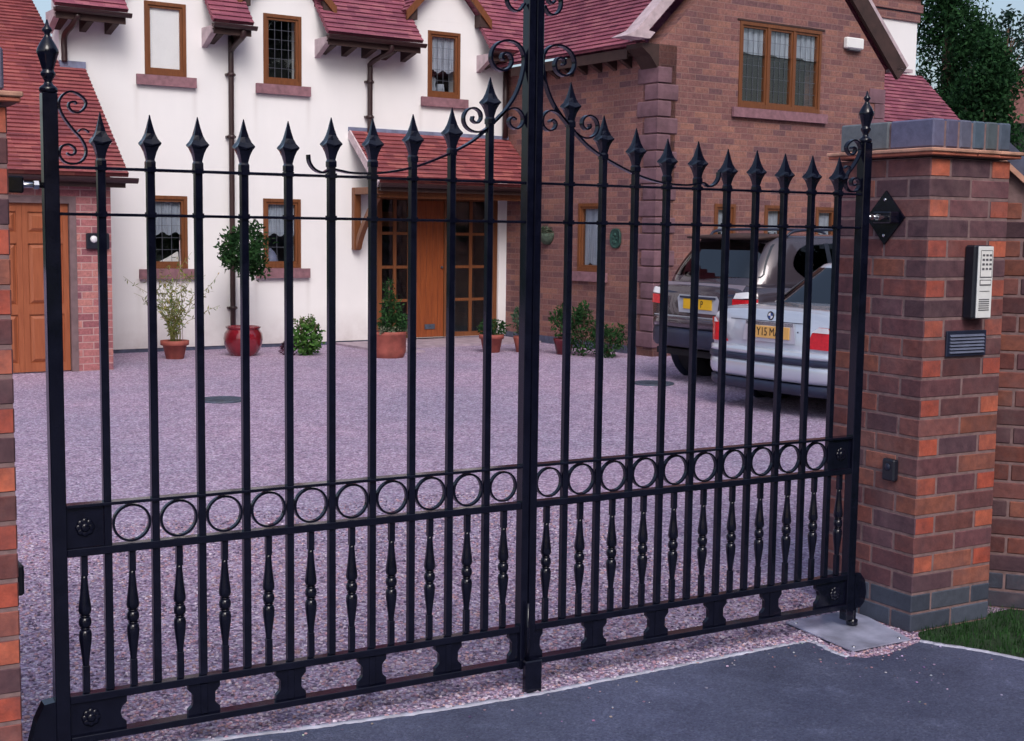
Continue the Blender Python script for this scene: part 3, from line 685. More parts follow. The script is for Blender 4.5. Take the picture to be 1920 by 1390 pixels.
b = MB(); b.box(-.022, .032, -.0574, -.0562, -.036, -.034)
for i in range(6): b.box(-.024, .032, -.0574, -.0562, -.108 + i * .008, -.1045 + i * .008)
b.build('speaker_slots', 'greypl', fp)
T = thing('louvre_vent', 'dark grey louvred plate set in the pillar below the intercom', 'vent', (3.190, yf, 1.105))
b = MB(); b.bbox(-.108, .108, -.010, -.0012, -.049, .049, .002); b.build('frame', 'trim', T)
b = MB()
for i in range(6): b.prism([(-.093, -.0105, -.036 + i * .0125), (-.093, -.017, -.036 + i * .0125), (-.093, -.0105, -.028 + i * .0125)], (.186, 0, 0))
b.build('louvres', 'louvre', T)
T = thing('photocell', 'small black photocell on the inner side of the right gate pillar', 'sensor', (PX0, -.033, .615), 0, 'gate photocells')
b = MB(); b.bbox(-.030, -.0012, -.032, .032, -.042, .042, .006); b.build('case', 'black', T)
b = MB(); b.loft([[(-.0305 - d, .014 * k * math.cos(t), .012 + .014 * k * math.sin(t)) for t in [q * math.pi / 6 for q in range(12)]] for d, k in ((0, 1), (.003, .9))]); b.build('lens', 'trim', T)
c = copy_tree(T); c.location = (-.262, -.033, .575); c.rotation_euler.z = math.pi; c['label'] = 'small black photocell on the gate side of the left brick pillar'

# ------------------------------------------------------------------ house (local frame: u along the front, v into the plot)
HO, HA = (3.05, 12.41, 0), R(4)
H = thing('house', 'white rendered house with red tiled roofs, brick gabled wing and brick garage, behind the gate', 'house', HO, HA)
UW, VC, UE = 5.6, -3.22, 9.62
def wall_grid(b, a0, a1, z0, z1, holes, pt, depth):
    """wall in the plane of (a, z) with rectangular holes; pt(a, d, z) maps to local space, d into the wall"""
    A = sorted({a0, a1, *[q for h in holes for q in h[:2]]}); Z = sorted({z0, z1, *[q for h in holes for q in h[2:]]})
    inh = lambda a, z: any(h[0] < a < h[1] and h[2] < z < h[3] for h in holes)
    for i in range(len(A) - 1):
        for j in range(len(Z) - 1):
            am, zm = (A[i] + A[i + 1]) / 2, (Z[j] + Z[j + 1]) / 2
            if inh(am, zm): continue
            q = [(A[i], Z[j]), (A[i + 1], Z[j]), (A[i + 1], Z[j + 1]), (A[i], Z[j + 1])]
            b.add([pt(a, 0, z) for a, z in q], [(0, 1, 2, 3)]); b.add([pt(a, depth, z) for a, z in q], [(3, 2, 1, 0)])
    for h in holes:
        c = [(h[0], h[2]), (h[1], h[2]), (h[1], h[3]), (h[0], h[3])]
        for k in range(4):
            p, q = c[k], c[(k + 1) % 4]
            b.add([pt(p[0], 0, p[1]), pt(p[0], depth, p[1]), pt(q[0], depth, q[1]), pt(q[0], 0, q[1])], [(0, 1, 2, 3)])
    for (p, q) in (((a0, z0), (a0, z1)), ((a1, z1), (a1, z0)), ((a0, z1), (a1, z1))):
        b.add([pt(p[0], 0, p[1]), pt(p[0], depth, p[1]), pt(q[0], depth, q[1]), pt(q[0], 0, q[1])], [(0, 1, 2, 3)])
front = lambda v0: (lambda a, d, z: (a, v0 + d, z))
sidew = lambda u0: (lambda a, d, z: (u0 + d, -a, z))       # a = -v, facing -u

def window(a0, a1, z0, z1, pt, lights=1, style='net_sky', sill=True, lead=(4, 5), opened=None, sillmat='sill', netfrac=.5):
    """frame, pane, leading, curtain and sill in a wall opening"""
    def bx(b, x0, x1, d0, d1, y0, y1, mat=0):
        P = [pt(x, d, z) for z in (y0, y1) for d in (d0, d1) for x in (x0, x1)]
        b.add(P, [(0, 2, 3, 1), (4, 5, 7, 6), (0, 1, 5, 4), (2, 6, 7, 3), (0, 4, 6, 2), (1, 3, 7, 5)], None, mat)
    F = MB(); t = .042; g = .001
    bx(F, a0 + g, a0 + t, -.012, .07, z0 + g, z1 - g); bx(F, a1 - t, a1 - g, -.012, .07, z0 + g, z1 - g)
    bx(F, a0 + t, a1 - t, -.0115, .07, z1 - t, z1 - g); bx(F, a0 + t, a1 - t, -.0115, .07, z0 + g, z0 + t + .012)
    wl = (a1 - a0 - 2 * t) / lights; s = .030
    cells = []
    for i in range(lights):
        x0, x1 = a0 + t + i * wl, a0 + t + (i + 1) * wl
        if i: bx(F, x0 - .018, x0 + .018, -.008, .07, z0 + t + .012, z1 - t)
        e0 = .018 if i else 0; e1 = .018 if i < lights - 1 else 0
        y0, y1 = z0 + t + .0125, z1 - t - .0005; x0 += e0 + .0005; x1 -= e1 + .0005
        bx(F, x0, x0 + s, .004, .055, y0, y1); bx(F, x1 - s, x1, .004, .055, y0, y1); bx(F, x0 + s, x1 - s, .0045, .055, y0, y0 + s); bx(F, x0 + s, x1 - s, .0045, .055, y1 - s, y1)
        cells.append((x0 + s, x1 - s, y0 + s, y1 - s))
    fo = F.build('window', 'oak', H)
    G = MB(); [bx(G, x0 - .004, x1 + .004, .026, .031, y0 - .004, y1 + .004) for x0, x1, y0, y1 in cells]; G.build('pane', 'glass', fo)
    if lead:
        Lm = MB()
        for x0, x1, y0, y1 in cells:
            for k in range(1, lead[0]): xx = x0 + (x1 - x0) * k / lead[0]; bx(Lm, xx - .0022, xx + .0022, .020, .0245, y0, y1)
            for k in range(1, lead[1]): yy = y0 + (y1 - y0) * k / lead[1]; bx(Lm, x0, x1, .0205, .0242, yy - .0022, yy + .0022)
        Lm.build('leading', 'leading', fo)
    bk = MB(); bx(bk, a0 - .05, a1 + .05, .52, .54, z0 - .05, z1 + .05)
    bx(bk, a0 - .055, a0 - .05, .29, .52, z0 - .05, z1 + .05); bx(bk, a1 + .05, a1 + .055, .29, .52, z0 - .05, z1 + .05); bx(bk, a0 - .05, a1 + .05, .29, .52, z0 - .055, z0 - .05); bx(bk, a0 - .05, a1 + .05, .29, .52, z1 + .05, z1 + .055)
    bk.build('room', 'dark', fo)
    C = MB()
    if style == 'sky_white': bx(C, a0 + .02, a1 - .02, .033, .040, z0 + .02, z1 - .02); C.build('sky_white', 'sky_white', fo)  # white panel close behind the glass imitates reflected sky
    elif style in ('net_sky', 'pair'):
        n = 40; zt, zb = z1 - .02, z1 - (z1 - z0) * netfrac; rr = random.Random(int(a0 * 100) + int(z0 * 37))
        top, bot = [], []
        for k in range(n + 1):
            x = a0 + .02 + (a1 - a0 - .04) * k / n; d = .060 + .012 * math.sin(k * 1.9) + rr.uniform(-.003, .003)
            zz = zb + .02 * math.sin(k * .45 + a0) if style == 'net_sky' else zb
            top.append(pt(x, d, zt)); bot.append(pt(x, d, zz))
        C.add(top + bot, [(k, k + 1, n + 2 + k, n + 1 + k) for k in range(n)], smooth=True); C.build('curtain_and_sky', 'net_sky', fo)
    if sill:
        S = MB(); bx(S, a0 - .11, a1 + .11, -.055, -.0125, z0 - .125, z0 - .006); bx(S, a0 - .0, a1 + .0, -.0125, .06, z0 - .03, z0 - .001); S.build('sill', sillmat, fo)
    return fo, bx

# white front wall with dormer fronts rising through the eaves
WIN = [(.42, .93, 3.296, 4.150, 'sky_white', None), (1.925, 2.440, 3.296, 4.155, 'none', (4, 6)), (4.290, 4.800, 3.290, 4.165, 'net_sky', (4, 5)), (.42, .92, 1.004, 1.878, 'net_sky', (3, 5)), (1.910, 2.425, 1.004, 1.877, 'net_sky', (3, 4))]
DOOR = (3.515, 5.470, .045, 1.98)
holes = [w_[:4] for w_ in WIN] + [DOOR]
b = MB(); wall_grid(b, -.57, UW - .001, .09, 4.30, holes, front(0), .28)
DORM = [(.10, 1.12, .68, 4.34), (1.63, 2.62, 2.19, 4.30), (3.985, 5.06, 4.535, 4.36)]
for u0, u1, uc, ze in DORM:
    hw = .60; b.prism([(u0, .0, 4.3005), (u1, .0, 4.3005), (u1, .0, ze + .04), (uc, .0, ze + hw * 1.05), (u0, .0, ze + .04)], (0, .28, 0))
b.build('rendered_wall', 'render', H)
b = MB(); b.box(-.56, 3.49, .012, .26, -.05, .0895); b.box(5.5, UW - .001, .012, .26, -.05, .0895); b.build('plinth', 'blue', H)
for a0, a1, z0, z1, st, ld in WIN:
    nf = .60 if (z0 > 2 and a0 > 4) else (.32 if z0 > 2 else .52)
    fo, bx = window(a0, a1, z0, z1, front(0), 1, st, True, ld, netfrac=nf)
    m = MB()
    if z0 < 2 and a0 < 1:     # folded white cloth on the inner ledge
        m.prism([(a0 + .14, .16, z0 + .02), (a1 - .05, .16, z0 + .02), (a1 - .06, .16, z0 + .20), (a1 - .16, .16, z0 + .14), (a0 + .18, .16, z0 + .06)], (0, .05, 0)); m.build('ornament', 'sky_white', fo)
    elif z0 < 2:              # blue glass bell on the inner ledge
        m.lathe(a0 + .17, .17, [(.105, z0 + .03), (.10, z0 + .09), (.085, z0 + .15), (.055, z0 + .20), (.02, z0 + .235), (.012, z0 + .25)], 16); m.build('ornament', 'lead', fo)
    elif a0 > 4:
        m.lathe(a0 + .20, .19, [(.035, z0 + .04), (.05, z0 + .10), (.03, z0 + .19), (.045, z0 + .25), (.02, z0 + .30)], 14); m.lathe(a0 + .32, .2, [(.05, z0 + .04), (.06, z0 + .12), (.05, z0 + .2)], 14); m.build('ornament', 'net_sky', fo)

# roofs made of real overlapping tile courses on a plane: origin, along, up-slope, lengths as function of s
def tiled(name, mat, org, along, up, a_rng, s0, s1, parent, skip=None, thick=.05):
    org, al, upv = Vector(org), Vector(along).normalized(), Vector(up).normalized(); n = al.cross(upv).normalized()
    if n.z < 0: n = -n
    b = MB(); k = 0; s = s0
    while s < s1 - .01:
        e = min(s + TG, s1)
        for (x0, x1) in a_rng(s, e):
            if isinstance(x0, tuple): (xa, xb), (xc, xd) = x0, x1     # left edge low/high, right edge low/high
            else: xa = xb = x0; xc = xd = x1
            li = .022; o0 = [org + al * xa + upv * s + n * li, org + al * xc + upv * s + n * li, org + al * xd + upv * (e + .012) + n * .002, org + al * xb + upv * (e + .012) + n * .002]
            lo = [org + al * xa + upv * s - n * .002, org + al * xc + upv * s - n * .002]
            b.add(o0 + lo, [(0, 1, 2, 3), (4, 5, 1, 0)])
            b.add([o0[0], o0[3], o0[3] - n * thick, o0[0] - n * thick], [(0, 1, 2, 3)]); b.add([o0[1], o0[2], o0[2] - n * thick, o0[1] - n * thick], [(3, 2, 1, 0)])
            if k == 0: b.add([o0[0], o0[1], o0[1] - n * thick, o0[0] - n * thick], [(3, 2, 1, 0)])
            b.add([o0[0] - n * thick, o0[1] - n * thick, o0[2] - n * thick, o0[3] - n * thick], [(3, 2, 1, 0)])
        s = e; k += 1
    return b.build(name, mat, parent)
PI = math.pi; a48 = R(48)
EV, EZ = -.40, 3.945
gaps = [(-.72, .10), (1.12, 1.63), (2.62, 3.985), (5.06, 8.0)]
def mainr(s, e):
    if EV + s * math.cos(a48) > .30: return [(-.72, 8.6)]
    return gaps
main = tiled('main_roof', 'tile', (0, EV, EZ), (1, 0, 0), (0, math.cos(a48), math.sin(a48)), mainr, 0, 4.6, H)
# eaves: fascia, soffit, rafter feet, gutter
for i, (u0, u1) in enumerate(gaps[:3] + [(5.06, 5.35)]):
    b = MB(); b.box(u0 + .02, u1 - .02, EV + .03, EV + .055, EZ - .15, EZ - .035); b.box(u0 + .02, u1 - .02, EV + .055, -.002, EZ - .10, EZ - .085)
    k = u0 + .09
    while k < u1 - .06:
        b.prism([(k, -.002, EZ - .23), (k, -.002, EZ - .101), (k, EV + .10, EZ - .101), (k, EV + .10, EZ - .15)], (.075, 0, 0)); k += .29
    b.build('eaves', 'dsoffit', H)
    b = MB(); n = 8; ring = lambda u: [(u, EV - .012 + .045 * math.cos(PI + PI * q / n), EZ - .035 + .050 * math.sin(PI + PI * q / n)) for q in range(n + 1)] + [(u, EV - .012 + .036 * math.cos(2 * PI - PI * q / n), EZ - .033 + .040 * math.sin(2 * PI - PI * q / n)) for q in range(n + 1)]
    b.loft([ring(u0 - .01), ring(u1 + .03)], smooth=False); b.build('gutter', 'brown', H)
for u0, u1 in gaps:
    b = MB(); b.prism([(u0 + .005, -.002, EZ - .28), (u0 + .005, -.002, EZ - .05), (u0 + .005, EV + .08, EZ - .05), (u0 + .005, EV + .09, EZ - .13)], (.07, 0, 0)); b.build('kneeler_corbel', 'verge', H)
# dormer roofs
for u0, u1, uc, ze in DORM:
    hw = .655; sl = 1.05; L = math.hypot(hw, hw * sl)
    for sg in (-1, 1):
        rf = tiled('dormer_roof', 'tile', (uc + sg * hw, -.15, ze), (0, 1, 0), (-sg, 0, sl), lambda s, e: [(0, 2.0)], 0, L, H, thick=.06)
        b = MB(); a = Vector((uc + sg * (hw + .01), -.175, ze - .075)); c = Vector((uc, -.175, ze + hw * sl - .065))
        d = Vector((0, 0, 1)); b.prism([a + d * -.045, c + d * -.045, c + d * .075, a + d * .075], (0, .028, 0)); b.build('barge_board', 'oak', rf)
        b = MB(); b.prism([(uc + sg * (hw + .005), -.146, ze - .10), (uc + sg * (hw - .165), -.146, ze - .10), (uc + sg * (hw - .165), -.146, ze + .06)], (0, .14, 0)); b.build('soffit', 'dsoffit', rf)
# porch canopy over the front door
pz, pv, ptop = 2.115, -.80, 2.79; pl = math.hypot(.80, ptop - pz)
pr = tiled('porch_roof', 'tileR', (0, pv, pz), (1, 0, 0), (0, .80, ptop - pz), lambda s, e: [(3.13, UW - .002)], 0, pl - .02, H, thick=.05)
b = MB(); b.beam((3.112, pv + .01, pz - .045), (3.112, -.005, ptop - .045), .022, .10); b.build('verge', 'verge', pr)
b = MB(); b.box(3.10, UW - .003, -.022, -.001, ptop - .02, ptop + .035); b.build('flashing', 'lead', pr)
b = MB(); b.box(3.16, UW - .003, pv + .02, pv + .05, pz - .125, pz - .045); b.box(3.16, UW - .003, pv + .06, -.002, pz - .115, pz - .10); b.build('canopy_soffit', 'dsoffit', pr)
b = MB(); b.box(3.20, UW - .003, pv + .12, pv + .22, pz - .20, pz - .117); b.build('canopy_beam', 'oak', pr)
b = MB(); b.loft([[(u, pv - .018 + .042 * math.cos(PI + PI * q / 8), pz - .03 + .046 * math.sin(PI + PI * q / 8)) for q in range(9)] + [(u, pv - .018 + .033 * math.cos(2 * PI - PI * q / 8), pz - .028 + .036 * math.sin(2 * PI - PI * q / 8)) for q in range(9)] for u in (3.12, UW - .003)], smooth=False); b.build('porch_gutter', 'brown', pr)
for ub in (3.15, ):
    b = MB(); b.bbox(ub, ub + .10, -.085, -.002, 1.235, 2.045, .008); b.bbox(ub, ub + .10, -.70, -.0855, 1.955, 2.045, .008)
    pts = [];
    for k in range(13):
        t = k / 12; v_ = -.086 - .52 * t; z_ = 1.34 + .61 * (1 - (1 - t) ** 1.9)
        z_ = 1.33 + .62 * t ** .75
        pts.append((v_, z_))
    b2 = [(ub + .015, v_, z_) for v_, z_ in pts] + [(ub + .015, v_ - .035, z_ - .06 * (1 - i / 24) - .02) for i, (v_, z_) in list(enumerate(pts))[::-1]]
    b2 = [(x, v_, min(z_, 1.954)) for x, v_, z_ in b2]
    for i in range(12):
        q = [b2[i], b2[i + 1], b2[24 - i], b2[25 - i]]; b.prism(q, (.07, 0, 0))
    b.build('porch_bracket', 'oak', H)
# front door and side lights
u0, u1, z0, z1 = DOOR
b = MB(); P5 = [3.516, 4.105, 4.62, 5.469]
for u in (3.516, 4.07, 4.60, 5.40): b.bbox(u, u + .068, .03, .12, z0, z1 - .002, .004)
b.box(u0 + .07, u1 - .07, .032, .118, z1 - .07, z1 - .002); b.box(u0 + .07, 4.07, .033, .117, z0, z0 + .06); b.box(4.668, 5.40, .033, .117, z0, z0 + .06)
df = b.build('door_frame', 'oak', H)
b = MB()
for i in range(5):
    ua = 4.140 + i * .0918; b.bbox(ua + .001, ua + .0905, .055, .085, z0 + .004, z1 - .075, .003)
dr = b.build('front_door', 'oakd', H)
b = MB(); b.bbox(4.30, 4.46, .045, .0545, .155, .225, .003); b.build('letterbox', 'iron', dr)
b = MB(); b.loft([[(4.565 + .018 * k * math.cos(t), .0545 - d, 1.0 + .018 * k * math.sin(t)) for t in [q * PI / 5 for q in range(10)]] for d, k in ((0, .8), (.02, 1), (.035, .5))]); b.build('door_knob', 'iron', dr)
for ua, ub in ((3.585, 4.069), (4.669, 5.399)):
    b = MB(); b.box(ua, ub, .06, .066, z0 + .061, z1 - .071); gl = b.build('side_light', 'glass', H)
    b = MB(); um = (ua + ub) / 2
    for k in range(1, 2): b.box(um - .024, um + .024, .045, .0595, z0 + .061, z1 - .071)
    b.box(ua + .0005, ua + .045, .046, .0595, z0 + .061, z1 - .071); b.box(ub - .045, ub - .0005, .046, .0595, z0 + .061, z1 - .071)
    for k in range(1, 4):
        zz = z0 + .06 + (z1 - z0 - .13) * k / 4; b.box(ua + .0455, um - .0245, .047, .0592, zz - .019, zz + .019); b.box(um + .0245, ub - .0455, .047, .0592, zz - .019, zz + .019)
    b.build('glazing_bars', 'oak', gl)
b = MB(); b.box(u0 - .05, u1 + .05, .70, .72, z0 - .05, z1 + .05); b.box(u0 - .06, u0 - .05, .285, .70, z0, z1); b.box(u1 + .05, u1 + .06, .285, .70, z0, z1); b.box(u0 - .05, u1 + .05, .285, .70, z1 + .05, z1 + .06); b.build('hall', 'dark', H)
b = MB(); b.box(3.62, 4.05, .40, .42, 1.55, 1.75); b.build('hall_shelf', 'oak', H)

# brick wing
sw = sidew(UW); sidewin = (1.68, 2.22, 1.0, 1.88)
b = MB(); wall_grid(b, .002, -VC, -.05, 3.76, [sidewin], sw, .28); b.build('wing_side_wall', 'brick', H)
GW = [(6.905, 8.365, 3.098, 4.160, 3, 'net_sky', (4, 6)), (6.56, 6.92, 1.15, 1.885, 1, 'net_sky', None), (7.43, 7.80, 1.15, 1.885, 1, 'net_sky', None), (8.37, 8.76, 1.15, 1.88, 1, 'net_sky', None)]
b = MB(); wall_grid(b, UW, UE, -.05, 3.76, [w_[:2] + (w_[2], min(w_[3], 3.76)) for w_ in GW], front(VC), .28)
uc = (UW + UE) / 2; GA = 3.76 + (UE - UW) / 2
# upper gable: polygon pieces round the big window
wu0, wu1, wz = 6.905, 8.365, 4.160
zt_ = lambda u: 3.76 + min(u - UW, UE - u)
for poly in ([(UW, 3.7602), (wu0, 3.7602), (wu0, zt_(wu0))], [(wu1, 3.7602), (UE, 3.7602), (wu1, zt_(wu1))], [(wu0, wz), (wu1, wz), (wu1, zt_(wu1)), (uc, GA), (wu0, zt_(wu0))]):
    b.prism([(u, VC, z) for u, z in poly], (0, .28, 0))
b.box(UE - .28, UE, VC + .281, 0, -.05, 3.76)
b.build('gable_wall', 'brick', H)
b = MB(); b.box(UW - .006, UW - .0005, VC + .3, -.02, -.05, .10); b.box(UW + .3, UE, VC - .006, VC - .0005, -.05, .10); b.build('wing_plinth', 'blue', H)
fo, bx = window(*sidewin, sw, 1, 'net_sky', True, None, netfrac=.9)
for a0, a1, z0, z1, li, st, ld in GW: window(a0, a1, z0, z1, front(VC), li, st, z0 > 2, ld, netfrac=.36 if z0 > 2 else .5)  # pale net in the big gable window stands in for sky reflected in upper panes
b = MB(); b.box(6.86, 8.41, VC - .012, VC - .001, 4.165, 4.185); b.build('window_head', 'dsoffit', H)
# open casement of the gable window
fo2 = MB(); hx_, hz0, hz1 = 7.91, 3.16, 4.11
# quoins: rusticated blocks with curved faces, alternating long and short round the corner
def quoin(b, z0, z1, la, lb):
    P = [(0, .004), (.05, .019), (.5, .024), (.93, .020), (1, .010)]
    for (ta, pa), (tb, pb) in zip(P, P[1:]):
        za, zb = z0 + (z1 - z0) * ta, z0 + (z1 - z0) * tb
        b.prism_l(UW, VC, za, zb, pa, pb, la, lb)
def _pl(s, U, V, za, zb, pa, pb, la, lb):
    o = [(U - pa, V - pa, za), (U + la, V - pa, za), (U - pb, V - pb, zb), (U + la, V - pb, zb), (U - pa, V + lb, za), (U - pb, V + lb, zb)]
    s.add(o, [(0, 1, 3, 2), (4, 0, 2, 5)])
    s.add([(U + la, V - pa, za), (U + la, V - .0004, za), (U + la, V - .0004, zb), (U + la, V - pb, zb)], [(0, 1, 2, 3)])
    s.add([(U - pa, V + lb, za), (U - .0004, V + lb, za), (U - .0004, V + lb, zb), (U - pb, V + lb, zb)], [(3, 2, 1, 0)])
MB.prism_l = _pl
b = MB(); z = .10; k = 0
while z < 3.45:
    la, lb = ((.30, .22) if k % 2 else (.19, .36)); quoin(b, z + .007, z + .196, la, lb); z += .2; k += 1
b.build('quoins', 'quoin', H)
b = MB(); z = 1.9; k = 0
while z < 3.5:
    la = .30 if k % 2 else .19; b.bbox(UE - la, UE + .012, VC - .018, VC - .0005, z + .004, z + .196, .01); z += .2; k += 1
b.build('end_quoins', 'quoin', H)
# wing roof, left slope (seen) and right slope
wl = .26; s45 = (UW - wl, 3.745)
wr = tiled('wing_roof', 'tile', (UW - .27, VC - .0, 3.765), (0, 1, 0), (1, 0, 1), lambda s, e: [(.12 if s < .02 else .12, 4.6)], 0, 3.0, H)
tiled('wing_roof', 'tile', (UE + .27, VC, 3.765), (0, 1, 0), (-1, 0, 1), lambda s, e: [(.12, 4.6)], 0, 3.0, H)
b = MB(); b.box(UW - .235, UW - .21, VC + .32, -.4, 3.60, 3.72); b.box(UW - .21, UW - .0025, VC + .32, -.4, 3.655, 3.67)
k = VC + .5
while k < -.5:
    b.prism([(UW - .0025, k, 3.52), (UW - .0025, k, 3.654), (UW - .17, k, 3.654), (UW - .17, k, 3.61)], (0, .075, 0)); k += .3
b.build('wing_eaves', 'dsoffit', H)
b = MB(); b.prism([(UW - .0025, VC - .0, 3.46), (UW - .0025, VC - .0, 3.757), (UW - .26, VC, 3.757), (UW - .26, VC, 3.70), (UW - .14, VC, 3.62)], (0, .30, 0)); b.build('gable_corbel', 'dsoffit', H)
# gable coping: pale on the left slope with a kneeler, dark barge with pale edge on the right
d = Vector((1, 0, 1)).normalized(); nn = Vector((-1, 0, 1)).normalized()
a = Vector((UW - .36, VC - .07, 3.80)); top = a + d * 3.15
b = MB(); q = [a + nn * -.03, top + nn * -.03, top + nn * .10, a + nn * .10]; b.prism([p for p in q], (0, .20, 0))
b.prism([(UW - .60, VC - .09, 3.795), (UW - .22, VC - .09, 3.795), (UW - .14, VC - .09, 3.875), (UW - .37, VC - .09, 3.90)], (0, .26, 0)); b.build('gable_coping', 'verge', H)
a = Vector((UE + .36, VC - .06, 3.80)); d2 = Vector((-1, 0, 1)).normalized(); n2 = Vector((1, 0, 1)).normalized(); top = a + d2 * 3.1
b = MB(); b.prism([a + n2 * -.22, top + n2 * -.22, top + n2 * .02, a + n2 * .02], (0, .05, 0)); b.build('barge_board', 'dsoffit', H)
b = MB(); b.prism([a + n2 * .021, top + n2 * .021, top + n2 * .07, a + n2 * .07], (0, .2, 0)); b.box(UE + .18, UE + .50, VC - .06, VC + .14, 3.755, 3.80); b.build('verge', 'verge', H)

# right hand extension: hipped roof and white chimney with brick head
al, up_ = (1, 0, 0), (0, 1, 1)
E0 = (9.9, -2.95, 2.42)
ext = tiled('extension_roof', 'tile', E0, al, up_, lambda s, e: [((0, 0), (12.84 - 9.9 - .1 * s / 2.3, 12.84 - 9.9 - .1 * e / 2.3))], 0, 2.33, H)
b = MB(); b.box(9.7, 12.6, -2.72, -1.0, -.05, 2.36); b.build('extension_wall', 'brick', H)
b = MB(); b.box(11.3, 12.70, -1.2, -.2, 3.3, 4.925); ch = b.build('chimney', 'render', H)
b = MB(); b.box(11.27, 12.73, -1.23, -.17, 4.926, 5.05); b.box(11.24, 12.76, -1.26, -.14, 5.075, 5.20); b.box(11.27, 12.73, -1.23, -.17, 5.201, 5.30); b.box(11.2, 12.80, -1.30, -.10, 5.301, 5.40); b.build('chimney_head', 'brick', ch)
b = MB(); b.box(11.275, 12.725, -1.222, -.18, 5.0505, 5.0745); b.build('blue_band', 'blue', ch)
# garage
GV = -1.80
b = MB(); wall_grid(b, -4.4, -.585, -.05, 2.06, [(-3.4, -.945, -.05, 1.80)], front(GV), .22); b.box(-.80, -.585, GV + .221, -.001, -.05, 2.06); b.build('garage_wall', 'gbrick', H)
b = MB(); b.box(-1.015, -.946, GV - .008, GV + .10, -.05, 1.799); b.box(-3.4, -1.0155, GV - .007, GV + .10, 1.728, 1.799); b.build('garage_door_frame', 'frame', H)
b = MB(); Ug = [-3.39, -1.02]; b.box(-3.39, -1.017, GV + .050, GV + .085, .012, 1.727)
gdr = b.build('garage_door', 'gdoor', H)
b = MB(); st = .095
def gpan(xa, xb, za, zb):
    b.prism([(xa, GV + .0495, za), (xb, GV + .0495, za), (xb, GV + .0495, zb), (xa, GV + .0495, zb)], (0, -.0005, 0))
rows = [(.05, .255), (.255, .64), (.74, 1.31), (1.425, 1.63)]
cols = []; xx = -1.02
while xx > -3.4: cols.append((max(xx - .46, -3.39), xx)); xx -= .46
for (xa, xb) in cols:
    # stiles and rails stand proud, panels are raised fielded blocks with sloping edges
    b.box(xb - .055, xb - .001, GV + .030, GV + .0498, .013, 1.726); b.box(xa + .001, xa + .055, GV + .030, GV + .0498, .013, 1.726)
    for za, zb in ((.013, .10), (.60, .70), (1.32, 1.43), (1.64, 1.726)): b.box(xa + .0555, xb - .0555, GV + .031, GV + .0498, za, zb)
    for za, zb in ((.11, .59), (.71, 1.31), (1.44, 1.63)):
        x0, x1 = xa + .066, xb - .066; q = .035
        A = [(x0, GV + .0497, za), (x1, GV + .0497, za), (x1, GV + .0497, zb), (x0, GV + .0497, zb)]; B = [(x0 + q, GV + .028, za + q), (x1 - q, GV + .028, za + q), (x1 - q, GV + .028, zb - q), (x0 + q, GV + .028, zb - q)]
        b.add(A + B, [(0, 1, 5, 4), (1, 2, 6, 5), (2, 3, 7, 6), (3, 0, 4, 7), (4, 5, 6, 7)])
b.build('door_panels', 'gdoor', gdr)
gs = .66; gl_ = math.hypot(1, gs)
def grange(s, e):
    v0 = -1.95 + s / gl_; v1 = -1.95 + e / gl_
    if v1 < -.02: return [((-4.6, -4.6), (-.44 + .15 * (v0 + 1.95) / 1.95, -.44 + .15 * (v1 + 1.95) / 1.95))]
    return [(-4.6, -.50)]
gr = tiled('garage_roof', 'tileR', (0, -1.95, 2.035), (1, 0, 0), (0, 1, gs), grange, 0, 3.6 * gl_, H)
b = MB(); b.box(-.58, -.285, -.045, -.0012, 3.30, 3.375); b.build('flashing', 'lead', gr)
b = MB(); b.box(-4.6, -.47, -1.94, -1.915, 1.90, 2.00); b.box(-4.6, -.49, -1.9145, GV - .001, 1.93, 1.945); b.build('garage_eaves', 'dsoffit', H)
b = MB(); b.loft([[(u, -1.985 + .05 * math.cos(PI + PI * q / 8), 2.0 + .055 * math.sin(PI + PI * q / 8)) for q in range(9)] + [(u, -1.985 + .04 * math.cos(2 * PI - PI * q / 8), 2.002 + .045 * math.sin(2 * PI - PI * q / 8)) for q in range(9)] for u in (-4.6, -.36)], smooth=False); b.build('garage_gutter', 'brown', H)
# downpipes
def downpipe(u, ztop, zbot, gu, clips=()):
    b = MB(); b.tube(spline([(gu, EV + .01, EZ - .09), (gu, EV + .03, EZ - .16), ((gu * .5 + u * .5), -.22, EZ - .22), (u, -.075, EZ - .30), (u, -.06, EZ - .42), (u, -.06, zbot)], 5), .034, 10)
    for z in clips: b.box(u - .058, u + .058, -.062, -.001, z, z + .028); b.tube([(u, -.06, z - .008), (u, -.06, z + .036)], .042, 10)
    b.build('downpipe', 'brown', H)
downpipe(1.475, 0, .02, 1.50, (3.35, 2.6, 1.4, .5)); downpipe(3.39, 0, 2.72, 3.52, (3.4, 2.95))
b = MB(); b.tube(spline([(-.46, EV + .01, EZ - .09), (-.50, -.30, EZ - .2), (-.53, -.08, EZ - .30), (-.53, -.06, EZ - .5), (-.53, -.06, 3.36)], 4), .034, 10); b.build('downpipe', 'brown', H)
b = MB(); b.tube([(5.515, -.06, 3.75), (5.515, -.06, 2.80)], .04, 10); b.build('downpipe', 'brown', H)
b = MB(); b.box(2.9, 5.55, -.95, .01, -.02, .028); b.box(2.9, 3.4, -1.5, -.9505, -.02, .022)
o = b.build('doorstep', 'concrete', H)

def hpos(u, v, z=0): return Matrix.Rotation(HA, 3, 'Z') @ Vector((u, v, z)) + Vector(HO)
